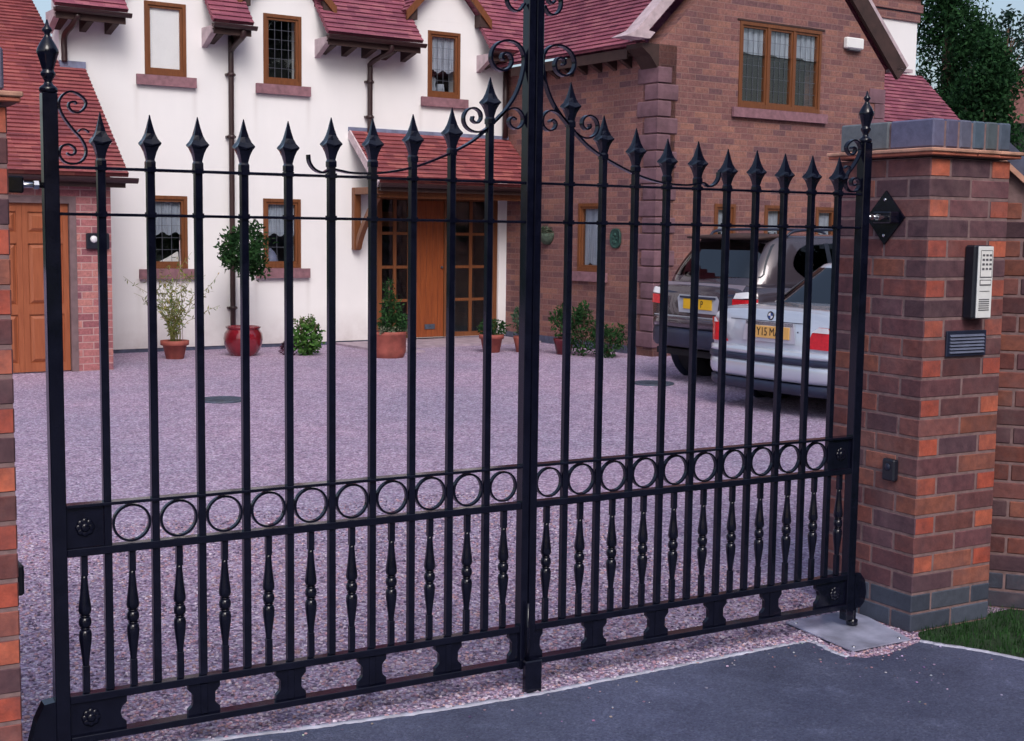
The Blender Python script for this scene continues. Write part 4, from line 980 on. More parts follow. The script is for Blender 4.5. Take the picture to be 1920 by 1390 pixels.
# things fixed to the walls
T = thing('alarm_box', 'white burglar alarm box on the brick gable right of the window', 'alarm box', hpos(8.94, VC, 4.04), HA)
b = MB(); b.bbox(-.165, .165, -.075, -.001, -.060, .085, .014); b.build('cover', 'white', T)
b = MB(); b.bbox(-.11, .11, -.066, -.008, -.085, -.0605, .006); b.build('lamp_base', 'greypl', T)
T = thing('wall_lamp', 'black square wall lamp on the brickwork beside the garage door', 'lamp', hpos(-.735, GV, 1.348), HA)
b = MB(); b.bbox(-.118, .118, -.045, -.001, -.083, .083, .010); b.build('case', 'black', T)
b = MB(); b.loft([[(-.045 + .04 * k * math.cos(t), -.0455 - d, .02 + .04 * k * math.sin(t)) for t in [q * PI / 6 for q in range(12)]] for d, k in ((0, 1), (.012, .8), (.018, .2))]); b.build('lens', 'clear', T)
T = thing('wall_plaque', 'green oval plaque on the brick wing wall', 'plaque', hpos(UW, -2.475, 1.435), HA)
b = MB(); n = 28
def sup(t, k): return (.105 * k * math.copysign(abs(math.cos(t)) ** .7, math.cos(t)), .125 * k * math.copysign(abs(math.sin(t)) ** .8, math.sin(t)))
b.loft([[(-d, sup(t, k)[0], sup(t, k)[1]) for t in [2 * PI * q / n for q in range(n)]] for d, k in ((.001, 1), (.022, 1), (.03, .92), (.022, .84), (.022, .2))]); b.build('plate', 'patina', T)
b = MB()
for k, (dy, dz, s) in enumerate(((.0, .045, .03), (-.035, .0, .022), (.03, .01, .024), (0, -.05, .035), (.035, -.04, .02))): b.loft([[(-.0225 - d, dy + s * q * math.cos(t), dz + s * q * .8 * math.sin(t)) for t in [j * PI / 4 for j in range(8)]] for d, q in ((0, 1), (.008, .8), (.012, .2))])
b.build('relief', 'patina', T)

# ------------------------------------------------------------------ plants
def leaf(b, p, s, r, col, asp=.5, up=.0, droop=None):
    d = Vector((r.gauss(0, 1), r.gauss(0, 1), r.gauss(0, 1) + up)).normalized()
    t = d.cross(Vector((r.gauss(0, 1), r.gauss(0, 1), r.gauss(0, 1)))).normalized(); p = Vector(p)
    b.add([p, p + d * s * .5 + t * s * asp * .5, p + d * s, p + d * s * .5 - t * s * asp * .5], [(0, 1, 2, 3)], col)
def crown(b, cx, cy, cz, rx, ry, rz, n, s, r, pal, asp=.5, shell=.55, lump=0, up=0):
    seed = r.uniform(0, 50)
    for _ in range(n):
        while True:
            q = Vector((r.uniform(-1, 1), r.uniform(-1, 1), r.uniform(-1, 1)))
            if 0 < q.length < 1: break
        q = q.normalized() * (shell + (1 - shell) * q.length)
        k = 1 + lump * noise.noise(q * 2.3 + Vector((seed, 0, 0)))
        p = (cx + q.x * rx * k, cy + q.y * ry * k, cz + q.z * rz * k)
        c = pal[min(len(pal) - 1, max(0, int((noise.noise(q * 3.1 + Vector((seed, 9, 0))) * .5 + .5 + r.uniform(-.2, .2)) * len(pal))))]; f = r.uniform(.75, 1.25)
        leaf(b, p, s * r.uniform(.7, 1.3), r, tuple(x * f for x in c), asp, up)
GD = [(.012, .040, .016), (.018, .060, .020), (.030, .085, .028), (.045, .11, .035)]
GM = [(.030, .085, .022), (.050, .14, .030), (.085, .20, .045), (.12, .25, .07)]
GY = [(.16, .20, .045), (.24, .27, .07), (.33, .34, .11), (.20, .23, .10), (.12, .16, .05)]
def pot(T, prof, mat, zs=None, rs=None, square=False):
    b = MB(); b.lathe(0, 0, prof, 24); b.build('pot', mat, T)
    r_, z_ = rs, zs; b = MB(); b.lathe(0, 0, [(r_, z_ - .02), (r_, z_), (.01, z_ + .004)], 20); b.build('soil', 'soil', T)
# bamboo
r = random.Random(31)
T = thing('potted_bamboo', 'airy yellow green bamboo in a terracotta pot against the white wall', 'potted plant', (3.52, 11.52, 0))
pot(T, [(.095, 0), (.10, .004), (.135, .155), (.155, .157), (.16, .162), (.162, .21), (.148, .212), (.140, .165)], 'terra', .175, .138)
b = MB(); lb = MB()
for k in range(34):
    a = r.uniform(0, 6.3); sp = r.random() ** .7 * .68; h = r.uniform(.55, 1.0) + (.12 if sp < .2 else 0)
    ex, ey = sp * math.cos(a), sp * math.sin(a) * .55 - .02
    path = [(r.uniform(-.06, .06) + ex * t ** 1.6, r.uniform(-.04, .04) * 0 + ey * t ** 1.6, .17 + h * t - sp * .25 * t * t) for t in [i / 6 for i in range(7)]]
    b.tube(path, .0035, 5, (.25, .26, .09), radii=[.004, .004, .0035, .003, .0025, .002, .0015])
    for i in range(30):
        t = r.uniform(.2, 1.0); j = min(5, int(t * 6)); f = t * 6 - j; p = [path[j][q] * (1 - f) + path[j + 1][q] * f for q in range(3)]
        leaf(lb, p, r.uniform(.035, .075), r, tuple(x * r.uniform(.7, 1.2) for x in r.choice(GY)), .24, -.25)
b.build('canes', 'leaf', T); lb.build('foliage', 'leaf', T)
b = MB(); b.tube([(.10, .02, .17), (.10, .10, 1.35)], .0035, 6); b.build('support_cane', 'verge', T)
# standard bay tree in the red glazed pot
T = thing('potted_bay_tree', 'clipped round bay tree on a bare stem in a glossy red pot by the downpipe', 'potted plant', (4.37, 11.62, 0))
pot(T, [(.145, 0), (.15, .004), (.185, .05), (.220, .13), (.232, .20), (.222, .265), (.195, .305), (.190, .318), (.205, .328), (.208, .345), (.192, .347), (.18, .32)], 'glaze', .315, .186)
b = MB(); b.tube([(0, 0, .31), (.015, .0, .6), (-.005, .01, .95), (.0, .0, 1.3)], .018, 8); b.build('stem', 'bark', T)
b = MB(); r = random.Random(33); crown(b, .03, 0, 1.25, .25, .25, .29, 2100, .062, r, GD, .45, .35, .8); crown(b, .16, 0, 1.08, .10, .10, .16, 300, .06, r, GD, .45, .3, .6); crown(b, -.17, 0, 1.16, .10, .1, .10, 180, .055, r, GD, .45, .3, .6); b.build('foliage', 'leaf', T)
# small shrub with purple leaf behind
T = thing('green_shrub', 'small bright green shrub growing by the white wall left of the porch', 'shrub', (5.07, 11.35, 0))
b = MB(); r = random.Random(34)
for k in range(9): a = r.uniform(0, 6.3); b.tube([(0, 0, 0), (.05 * math.cos(a), .05 * math.sin(a), .2), (.14 * math.cos(a), .12 * math.sin(a), .38)], .005, 5)
b.build('stem', 'bark', T)
b = MB(); crown(b, .0, 0, .20, .17, .15, .22, 900, .055, r, GM, .6, .3, .4)
for k in range(7): crown(b, r.uniform(-.15, .13), r.uniform(-.08, .08), .40 + r.uniform(-.04, .06), .035, .03, .035, 36, .03, r, [(.22, .26, .16), (.12, .2, .06), (.34, .30, .26)], .7)
b.build('foliage', 'leaf', T)
b = MB(); crown(b, -.20, .08, .09, .10, .06, .10, 160, .06, r, [(.06, .02, .04), (.09, .03, .06)], .45, .3, .3); b.build('purple_leaves', 'leaf', T)
# big terracotta planter left of the door
T = thing('terracotta_planter', 'large terracotta planter with a dark conical evergreen left of the front door', 'potted plant', (5.86, 10.75, .0))
pot(T, [(.17, 0), (.175, .005), (.205, .08), (.205, .26), (.215, .27), (.218, .31), (.20, .312), (.195, .28)], 'terra', .285, .197)
b = MB(); b.tube([(0, 0, .27), (.01, 0, .6), (0, 0, .9)], .012, 6); b.build('stem', 'bark', T)
b = MB(); r = random.Random(35); crown(b, .06, .0, .40, .18, .18, .14, 800, .05, r, GD, .4, .3, .5); crown(b, .03, 0, .58, .13, .13, .16, 500, .045, r, GD, .4, .2, .5); crown(b, .0, 0, .76, .06, .06, .16, 220, .04, r, GD, .4, .2, .5)
for k in range(4): crown(b, -.14 + k * .09, -.12, .33, .05, .05, .035, 60, .03, r, [(.12, .15, .10), (.2, .22, .16), (.05, .10, .05)], .7)
b.build('foliage', 'leaf', T)
T = thing('terracotta_pot', 'tapered terracotta pot with a low dark shrub right of the front door', 'potted plant', (7.33, 10.88, .0))
pot(T, [(.10, 0), (.105, .004), (.135, .17), (.155, .172), (.158, .225), (.145, .227), (.138, .18)], 'terra', .19, .14)
b = MB(); r = random.Random(36); crown(b, .02, 0, .30, .17, .15, .11, 520, .045, r, GD, .5, .3, .4); b.build('foliage', 'leaf', T)
# plants along the wing wall
def bush(x, y, sx, sz, label, seed, pal, potmat=None, base=0, n=700, s=.05, shape='bush'):
    r = random.Random(seed); T = thing('potted_shrub' if potmat else 'shrub', label, 'potted plant' if potmat else 'shrub', (x, y, 0), 0, None)
    if potmat: pot(T, [(.085, 0), (.09, .004), (.115, .12), (.13, .17), (.13, .20), (.118, .202), (.11, .17)], potmat, .18, .112)
    b = MB(); z0 = .2 if potmat else .0
    for k in range(8): a = r.uniform(0, 6.3); b.tube([(0, 0, z0), (.3 * sx * math.cos(a), .3 * sx * math.sin(a), z0 + sz * .5), (.7 * sx * math.cos(a), .7 * sx * math.sin(a), z0 + sz)], .005, 5)
    b.build('stem', 'bark', T)
    b = MB(); crown(b, 0, 0, z0 + sz * .5, sx, sx, sz * .52, n, s, r, pal, .4, .25, .5, up=.4)
    for k in range(6): crown(b, r.uniform(-sx, sx) * .7, r.uniform(-sx, sx) * .7, z0 + sz * r.uniform(.6, 1.02), sx * .35, sx * .35, sz * .2, n // 12, s, r, pal, .4, .2, .3, up=.6)
    b.build('foliage', 'leaf', T); return T
bush(7.72, 10.75, .15, .34, 'grey green shrub in a brown pot just right of the gate meeting stile', 41, [(.03, .07, .035), (.06, .11, .07), (.10, .14, .10)], 'terra', n=420)
bush(8.02, 10.28, .17, .36, 'leafy green shrub in a dark red glazed pot by the wing wall', 42, GD, 'dglaze', n=520)
bush(8.12, 10.02, .22, .56, 'tall dark green shrub growing at the foot of the wing wall', 43, GD, None, n=900)
bush(8.30, 9.72, .20, .36, 'lower dark green shrub beside the wing corner quoins', 44, GD, None, n=700)
# hanging half basket on the wing wall
p = hpos(UW, -1.0, 1.47)
T = thing('wall_basket', 'grey green half basket hanging on the wing wall near the porch', 'hanging basket', p, HA)
b = MB(); rings = []
for k in range(6):
    t = k / 5; rr = .15 * math.cos(t * 1.35); rings.append([(-.004 - rr * .8 * math.sin(PI * q / 10) - .0005, rr * math.cos(PI * q / 10), .02 - .16 * math.sin(t * 1.4)) for q in range(11)])
b.loft(rings); b.build('basket', 'moss', T)
b = MB(); r = random.Random(37); crown(b, -.07, 0, .05, .09, .14, .06, 260, .045, r, [(.07, .10, .07), (.12, .15, .11), (.04, .07, .045)], .35, .3, .3); b.build('foliage', 'leaf', T)

# manhole covers
T = thing('manhole_cover', 'round dark iron manhole cover in the gravel, in front of the house windows', 'manhole cover', (2.81, 7.64, 0), 0, 'manhole covers in the gravel')
b = MB(); b.lathe(0, 0, [(.205, -.01), (.205, .014), (.200, .017), (.185, .017), (.184, .013), (.01, .013)], 36); b.build('ring', 'iron', T)
b = MB()
for i in range(-4, 5):
    for j in range(-4, 5):
        if i * i + j * j < 17: b.box(i * .038 - .012, i * .038 + .012, j * .038 - .012, j * .038 + .012, .0132, .017)
b.build('tread', 'iron', T)
c = copy_tree(T); c.location = (7.11, 7.16, 0); c['label'] = 'round dark iron manhole cover in the gravel, behind the two parked cars'

# ------------------------------------------------------------------ cars (local: x forward from the rear, y left, z up)
def se(t, n): c, s = math.cos(t), math.sin(t); return math.copysign(abs(c) ** (2 / n), c), math.copysign(abs(s) ** (2 / n), s)
def interp(tab, x):
    for i in range(len(tab) - 1):
        if x <= tab[i + 1][0]:
            a, b_ = tab[i], tab[i + 1]; t = (x - a[0]) / (b_[0] - a[0]); t = t * t * (3 - 2 * t)
            return [p + (q - p) * t for p, q in zip(a[1:], b_[1:])]
    return list(tab[-1][1:])
def hull(tab, k=5):
    b = MB(); xs = []
    for i in range(len(tab) - 1):
        for j in range(k): xs.append(tab[i][0] + (tab[i + 1][0] - tab[i][0]) * j / k)
    xs.append(tab[-1][0]); rings = []
    for x in xs:
        w_, zb, zt = interp(tab, x)
        H_ = [(0, zt + .018), (.4 * w_, zt + .014), (.7 * w_, zt + .004), (.86 * w_, zt - .014), (.945 * w_, zt - .045), (.985 * w_, zt - .10), (1.0 * w_, zt - .20), (1.0 * w_, (zb + zt) / 2), (.985 * w_, zb + .12), (.95 * w_, zb + .03), (.86 * w_, zb), (.4 * w_, zb)]
        full = H_ + [(0, zb)] + [(-a, z) for a, z in H_[:0:-1]]
        rings.append([(x, a, z) for a, z in full])
    b.loft([r_[::-1] for r_ in rings]); return b
class Cabin:
    def __init__(s, zb, zt, xr, xf, wd, n=5.5): s.zb, s.zt, s.xr, s.xf, s.wd, s.n = zb, zt, xr, xf, wd, n
    def dims(s, z):
        t = (z - s.zb) / (s.zt - s.zb); f = lambda p: p[0] + (p[1] - p[0]) * t + (p[2] if len(p) > 2 else 0) * 4 * t * (1 - t)
        return f(s.xr), f(s.xf), f(s.wd)
    def mesh(s):
        b = MB(); rings = []; N = 56
        lv = [(s.zb + (s.zt - s.zb) * k / 10, 1, 0) for k in range(11)] + [(s.zt + .018, .97, .0), (s.zt + .032, .90, 0), (s.zt + .042, .75, 0), (s.zt + .047, .5, 0), (s.zt + .049, .1, 0)]
        for z, k, _ in lv:
            xr, xf, wd = s.dims(min(z, s.zt)); cx, a = (xr + xf) / 2, (xf - xr) / 2 * k
            rings.append([(cx + a * se(2 * PI * q / N, s.n)[0], wd * k * se(2 * PI * q / N, s.n)[1], z) for q in range(N)])
        b.loft(rings); return b
    def rear(s, y, z, off=.004):
        xr, xf, wd = s.dims(z); cx, a = (xr + xf) / 2, (xf - xr) / 2
        return (cx - a * (1 - min(.999, abs(y) / wd) ** s.n) ** (1 / s.n) - off, y, z + off * .4)
    def side(s, x, z, sg, off=.004):
        xr, xf, wd = s.dims(z); cx, a = (xr + xf) / 2, (xf - xr) / 2
        return (x, sg * (wd * (1 - min(.999, abs(x - cx) / a) ** s.n) ** (1 / s.n) + off), z)
def fillpoly(b, outline, fn, cols=14):
    """fill a 2-D outline (a, z) with quads by horizontal slices and map to the surface"""
    zs = [p[1] for p in outline]; z0, z1 = min(zs), max(zs); rows = 12; prev = None
    def span(z):
        xs = []
        for i in range(len(outline)):
            (a, za), (c, zc) = outline[i], outline[(i + 1) % len(outline)]
            if (za - z) * (zc - z) <= 0 and za != zc: xs.append(a + (c - a) * (z - za) / (zc - za))
        return min(xs), max(xs)
    for k in range(rows + 1):
        z = z0 + (z1 - z0) * (k / rows); z = min(max(z, z0 + 1e-4), z1 - 1e-4); a, c = span(z)
        row = [fn(a + (c - a) * q / cols, z) for q in range(cols + 1)]
        if prev: b.add(prev + row, [(q, q + 1, cols + 2 + q, cols + 1 + q) for q in range(cols)], smooth=True)
        prev = row
    return b
def sweep(path, prof, closed=False):
    """bumper: profile of (outward offset, z) swept along a plan path"""
    b = MB(); rings = []
    for i, (x, y) in enumerate(path):
        x0, y0 = path[max(i - 1, 0)]; x1, y1 = path[min(i + 1, len(path) - 1)]; L = math.hypot(x1 - x0, y1 - y0); nx, ny = (y1 - y0) / L, -(x1 - x0) / L
        rings.append([(x + nx * o, y + ny * o, z) for o, z in prof])
    b.loft(rings); return b
def wheels(T, pts, rad, wd, s):
    first = None
    for (x, y) in pts:
        W = bpy.data.objects.new('wheel', None); COL.objects.link(W); W.parent = T; W.location = (x * s, y * s, rad * s); W.rotation_euler = (PI / 2 if y < 0 else -PI / 2, 0, 0)
        b = MB(); R_ = rad * s; d = wd * s
        b.lathe(0, 0, [(R_ * .62, -d * .5), (R_ * .9, -d * .5), (R_ * .985, -d * .4), (R_, -d * .2), (R_, d * .2), (R_ * .985, d * .4), (R_ * .9, d * .5), (R_ * .62, d * .5), (R_ * .62, -d * .5)], 32); 
        b.build('tyre', 'tyre', W)
        b = MB(); b.lathe(0, 0, [(R_ * .615, -d * .3), (R_ * .615, d * .42), (R_ * .55, d * .44), (R_ * .52, d * .30), (R_ * .18, d * .34), (R_ * .15, d * .40), (.002, d * .41)], 28)
        for k in range(7):
            a = k * 2 * PI / 7; b.beam((R_ * .12 * math.cos(a), R_ * .12 * math.sin(a), d * .36), (R_ * .54 * math.cos(a), R_ * .54 * math.sin(a), d * .38), R_ * .13, d * .08, up=(0, 0, 1))
        b.build('rim', 'rim', W)
def scaled(b, s, sz=None): b.v = [(x * s, y * s, z * (sz or s)) for x, y, z in b.v]; return b
def number_plate(T, x, z, wd, ht, mat, txt, s, tilt=0):
    b = MB(); b.bbox(x - .012, x, -wd / 2, wd / 2, z - ht / 2, z + ht / 2, .004); o = scaled(b, s).build('number_plate', mat, T)
    mt = Matrix.Translation((x * s - .0125 * s - .0015, 0, z * s)) @ Matrix(((0, 0, -1, 0), (-1, 0, 0, 0), (0, 1, 0, 0), (0, 0, 0, 1))) @ Matrix.Diagonal((.80, 1, 1, 1))
    text_mesh(txt, ht * .95 * s, .0008, 'ink', 'registration', o, mt)

def sedan():
    s = .92; T = thing('silver_saloon_car', 'silver saloon car parked nearest the gate, seen from its rear', 'car', (6.72, 5.02, 0), R(5))
    P = lambda b, n, m, par=None: scaled(b, s).build(n, m, par or T)
    body = P(hull([(.03, .70, .46, .87), (.07, .785, .40, .935), (.16, .825, .33, .962), (.75, .845, .24, .98), (1.6, .85, .22, .975), (2.6, .85, .22, .965), (3.2, .845, .22, .945), (3.9, .82, .25, .87), (4.25, .76, .30, .77), (4.38, .6, .38, .66)]), 'body', 'silver')
    C = Cabin(.945, 1.335, (.60, 1.18), (3.42, 2.55), (.765, .555, .012), 6.5)
    P(C.mesh(), 'cabin', 'silver')
    b = MB(); fillpoly(b, [(-.665, .985), (.665, .985), (.67, 1.02), (.535, 1.30), (.49, 1.318), (-.49, 1.318), (-.535, 1.30), (-.67, 1.02)], lambda y, z: C.rear(y, z, .006)); P(b, 'rear_window', 'rglass')
    b = MB(); fillpoly(b, [(-.60, 1.0), (.60, 1.0), (.49, 1.29), (.45, 1.305), (-.45, 1.305), (-.49, 1.29)], lambda y, z: C.rear(y, z, .002)); P(b, 'rear_shelf', 'shelf')
    for sg in (1, -1):
        b = MB(); fillpoly(b, spline([(1.25, 1.02), (1.42, 1.20), (1.60, 1.29), (2.0, 1.315), (2.5, 1.30), (2.95, 1.12), (3.1, 1.02), (2.2, 1.0)], 3), lambda x, z: C.side(x, z, sg, .005)); P(b, 'side_window', 'cglass')
    plan = spline([(.95, -.862), (.40, -.862), (.16, -.84), (.05, -.78), (-.02, -.62), (-.05, -.30), (-.055, 0), (-.05, .30), (-.02, .62), (.05, .78), (.16, .84), (.40, .862), (.95, .862)], 4)
    plan = [(x, y) for x, y in plan][::-1]
    pr_ = lambda z0, z1, o0, o1: [(o0 - .10, z0), (o0, z0 + .01), (o1, (z0 + z1) / 2), (o0, z1 - .008), (o0 - .04, z1), (o0 - .10, z1)]
    P(sweep(plan, [(-.12, .30), (-.01, .315), (.012, .36), (.015, .44), (.005, .472), (-.12, .474)]), 'bumper', 'silver')
    P(sweep(plan, [(-.08, .4745), (.014, .476), (.022, .49), (.022, .515), (.014, .528), (-.08, .5285)]), 'bumper_strip', 'trim')
    P(sweep(plan, [(-.12, .529), (.008, .53), (.014, .555), (.004, .585), (-.05, .60), (-.12, .60)]), 'bumper_top', 'silver')
    P(sweep(plan, [(-.20, .18), (-.03, .20), (.0, .24), (.0, .295), (-.02, .2995), (-.20, .2995)]), 'valance', 'trim')
    b = MB()
    for yy in (-.10, .10): pass
    def rearx(y, z):   # rear panel surface of the hull
        lo, hi = 0.0, .6
        return interp([(0, .028), (.70, .028), (.76, .048), (.79, .072), (.815, .115), (.83, .165)], min(abs(y), .83))[0] + max(0, z - .86) * .5
    fn = lambda y, z: (rearx(y, z) - .008, y, z)
    for sg in (1, -1):
        out = [(.46, .625), (.80, .625), (.822, .66), (.822, .74), (.80, .80), (.70, .825), (.60, .825), (.52, .77)] if sg < 0 else [(.52, .625), (.80, .625), (.822, .66), (.822, .80), (.79, .845), (.70, .845), (.66, .80), (.62, .72)]
        b = MB(); fillpoly(b, [(sg * a, z) for a, z in out], lambda y, z: (rearx(y, z) - .014, y, z)); 
        o = P(b, 'rear_light', 'redlens')
        b = MB(); fillpoly(b, [(sg * a, z) for a, z in ([(.745, .77), (.822, .74), (.815, .80), (.77, .815)] if sg < 0 else [(.745, .79), (.822, .77), (.80, .84), (.76, .845)])], lambda y, z: (rearx(y, z) - .019, y, z), 6); P(b, 'indicator', 'amber', o)
        b = MB(); fillpoly(b, [(sg * a, z) for a, z in ([(.52, .775), (.73, .775), (.71, .822), (.60, .822)] if sg < 0 else [(.665, .80), (.735, .80), (.735, .842), (.70, .842)])], lambda y, z: (rearx(y, z) - .018, y, z), 6); P(b, 'reversing_light', 'clear', o)
    # trunk lid shut line, plate recess, badge
    b = MB()
    for zz in (.842, ): 
        for k in range(30): ya, yb = -.50 + k / 30, -.50 + (k + 1) / 30; b.add([(rearx(ya, zz) - .0105, ya, zz), (rearx(yb, zz) - .0105, yb, zz), (rearx(yb, zz) - .0105, yb, zz + .007), (rearx(ya, zz) - .0105, ya, zz + .007)], [(0, 1, 2, 3)])
    b.box(.012, .024, -.295, .295, .805, .838); P(b, 'lid_trim', 'trim')
    b = MB(); b.prism([(.018, -.33, .655), (.018, .33, .655), (.018, .30, .84), (.018, -.30, .84)], (-.006, 0, 0)); P(b, 'plate_recess', 'silver')
    number_plate(T, .010, .745, .52, .112, 'oplate', 'Y15 MA', s)
    n = 24; zc = .895
    disc = lambda r0, d, t0=0, t1=2 * PI: [(rearx(0, zc) - .012 - d, -r0 * math.cos(t0 + (t1 - t0) * k / n), zc + r0 * math.sin(t0 + (t1 - t0) * k / n)) for k in range(n + 1)]
    b = MB(); b.add(disc(.042, .004), [list(range(n + 1))]); o = P(b, 'badge', 'ink')
    for q in range(4):
        b = MB(); ring = disc(.029, .0065, q * PI / 2, (q + 1) * PI / 2); b.add(ring + [(rearx(0, zc) - .0185, 0, zc)], [list(range(n + 2))]); P(b, 'badge_quarter', 'badgew' if q % 2 else 'badgeb', o)
    b = MB(); n2 = 10; b.loft([[(.008 - d, -.36 + .009 * k * math.cos(t), .765 + .009 * k * math.sin(t)) for t in [q * PI / 5 for q in range(10)]] for d, k in ((0, 1), (.004, .9))]); P(b, 'lock', 'trim')
    b = MB(); b.tube([(.15, -.45, .235), (-.02, -.46, .225)], .028, 12); P(b, 'exhaust', 'steel')
    wheels(T, [(.90, .715), (.90, -.715), (3.58, .715), (3.58, -.715)], .31, .205, s)
    for sg in (1, -1):
        b = MB(); b.lathe(0, 0, [(.36, 0), (.36, .012), (.30, .014)], 28); b.v = [(x + .90, sg * (.842 + z), y + .32) for x, y, z in b.v]; P(b, 'wheel_arch', 'trim')
        b = MB(); b.lathe(0, 0, [(.36, 0), (.36, .012), (.30, .014)], 28); b.v = [(x + 3.58, sg * (.836 + z), y + .32) for x, y, z in b.v]; P(b, 'wheel_arch', 'trim')
    b = MB(); b.box(.10, 4.2, -.80, .80, .20, .245); P(b, 'underbody', 'tyre')
    for sg in (1, -1):
        b = MB(); b.bbox(2.88, 2.98, min(sg * .86, sg * 1.0), max(sg * .86, sg * 1.0), .98, 1.09, .03); P(b, 'door_mirror', 'silver')
def suv():
    s = .86; T = thing('grey_estate_car', 'tall grey brown off road car parked beyond the silver saloon', 'car', (7.42, 6.90, 0), R(2))
    P = lambda b, n, m, par=None: scaled(b, s, s * 1.045).build(n, m, par or T)
    P(hull([(.03, .82, .58, 1.00), (.06, .875, .50, 1.09), (.14, .915, .46, 1.13), (.5, .93, .36, 1.15), (1.5, .935, .33, 1.14), (3.2, .93, .33, 1.12), (4.0, .92, .36, 1.06), (4.5, .85, .42, .96), (4.66, .7, .5, .82)]), 'body', 'bronze')
    C = Cabin(1.10, 1.64, (.10, .50, -.03), (3.75, 2.75), (.885, .685, .03), 6.5)
    P(C.mesh(), 'cabin', 'bronze')
    b = MB(); fillpoly(b, spline([(-.74, 1.185), (0, 1.175), (.74, 1.185), (.765, 1.24), (.66, 1.56), (.60, 1.60), (0, 1.61), (-.60, 1.60), (-.66, 1.56), (-.765, 1.24)], 3), lambda y, z: C.rear(y, z, .006)); P(b, 'rear_window', 'rglass')
    b = MB(); fillpoly(b, [(-.55, 1.22), (.55, 1.22), (.5, 1.55), (-.5, 1.55)], lambda y, z: C.rear(y, z, -.03)); P(b, 'rear_sky_panel', 'lead')  # blue-grey panel added behind the glass to imitate its sky reflection
    for sg in (1, -1):
        b = MB(); fillpoly(b, spline([(.88, 1.20), (.72, 1.32), (.78, 1.46), (.98, 1.57), (1.4, 1.60), (2.2, 1.60), (2.75, 1.55), (3.2, 1.30), (3.3, 1.19), (2.2, 1.165), (1.1, 1.165)], 4), lambda x, z: C.side(x, z, sg, .006), 24); o = P(b, 'side_window', 'cglass')
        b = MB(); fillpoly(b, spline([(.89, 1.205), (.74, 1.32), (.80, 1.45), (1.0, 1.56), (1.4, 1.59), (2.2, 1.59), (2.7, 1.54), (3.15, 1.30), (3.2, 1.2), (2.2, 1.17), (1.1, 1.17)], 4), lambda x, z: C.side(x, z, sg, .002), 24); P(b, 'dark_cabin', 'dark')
        for xx in (1.22, 2.22):
            b = MB(); fillpoly(b, [(xx, 1.17), (xx + .07, 1.17), (xx + .12, 1.59), (xx + .05, 1.59)], lambda x, z: C.side(x, z, sg, .009), 3); P(b, 'window_pillar', 'black')
        pth = spline([(.75, sg * .66, 1.66), (.85, sg * .67, 1.715), (1.2, sg * .675, 1.735), (2.2, sg * .675, 1.74), (2.6, sg * .66, 1.72), (2.72, sg * .65, 1.66)], 4); b = MB(); b.tube(pth, .016, 8); P(b, 'roof_rail', 'trim')
        b = MB(); b.bbox(3.05, 3.17, min(sg * .95, sg * 1.10), max(sg * .95, sg * 1.10), 1.14, 1.28, .03); P(b, 'door_mirror', 'bronze')
    b = MB()   # roof spoiler over the rear window
    yy = [-.62 + 1.24 * k / 16 for k in range(17)]; rings = []
    for y in yy:
        c = 1 - .25 * (abs(y) / .62) ** 4; rings.append([(.34 + .05 * (1 - c), y, 1.625), (.33 + .05 * (1 - c), y, 1.645), (.46, y, 1.672 - .02 * (abs(y) / .62) ** 3), (.85, y, 1.690 - .02 * (abs(y) / .62) ** 3), (.85, y, 1.655), (.50, y, 1.615)])
    b.loft(rings); P(b, 'spoiler', 'dsoffit')
    def rearx(y, z): return interp([(0, .028), (.82, .028), (.85, .040), (.88, .062), (.905, .105), (.92, .16)], min(abs(y), .92))[0] + max(0, z - 1.0) * .45
    fnr = lambda off: (lambda y, z: (rearx(y, z) - off, y, z))
    b = MB(); fillpoly(b, [(-.72, 1.075), (.72, 1.075), (.74, 1.135), (-.74, 1.135)], fnr(.006)); P(b, 'tailgate_rail', 'pearl')
    b = MB(); fillpoly(b, [(-.66, 1.010), (.66, 1.010), (.68, 1.070), (-.68, 1.070)], fnr(.002)); P(b, 'tailgate_dark_strip', 'trim')  # dark band below the pale tailgate rail
    for sg in (1, -1):
        out = [(.60, .875), (.895, .885), (.915, .93), (.915, 1.0), (.885, 1.06), (.80, 1.075), (.61, 1.0)]
        b = MB(); fillpoly(b, [(sg * a, z) for a, z in [(.60, .875), (.895, .885), (.912, .93), (.912, .995), (.60, .985)]], fnr(.016)); o = P(b, 'rear_light', 'redlens')
        b = MB(); fillpoly(b, [(sg * a, z) for a, z in [(.62, .99), (.912, 1.0), (.89, 1.055), (.81, 1.07), (.63, 1.05)]], fnr(.016), 8); P(b, 'indicator', 'clear', o)
    b = MB(); fillpoly(b, [(-.34, .80), (.34, .80), (.37, .96), (.33, 1.0), (-.33, 1.0), (-.37, .96)], fnr(.006)); P(b, 'plate_recess', 'silver')
    b = MB(); b.box(.004, .02, -.31, .31, .962, .985); P(b, 'plate_light_bar', 'trim')
    number_plate(T, .020, .94, .50, .12, 'yplate', 'B51 P', s)
    b = MB(); b.tube([(.012, .02, .99), (.012, .02, 1.06)], .006, 6); P(b, 'rear_wiper', 'silver')
    plan = spline([(1.0, -.945), (.45, -.945), (.18, -.92), (.06, -.85), (-.02, -.66), (-.05, -.30), (-.055, 0), (-.05, .30), (-.02, .66), (.06, .85), (.18, .92), (.45, .945), (1.0, .945)], 4)[::-1]
    P(sweep(plan, [(-.14, .62), (.0, .63), (.014, .66), (.012, .71), (.0, .735), (-.05, .745), (-.14, .745)]), 'bumper', 'bronze')
    P(sweep(plan, [(-.16, .40), (-.02, .41), (.008, .45), (.012, .56), (.0, .6195), (-.14, .6195)]), 'bumper_lower', 'trim')
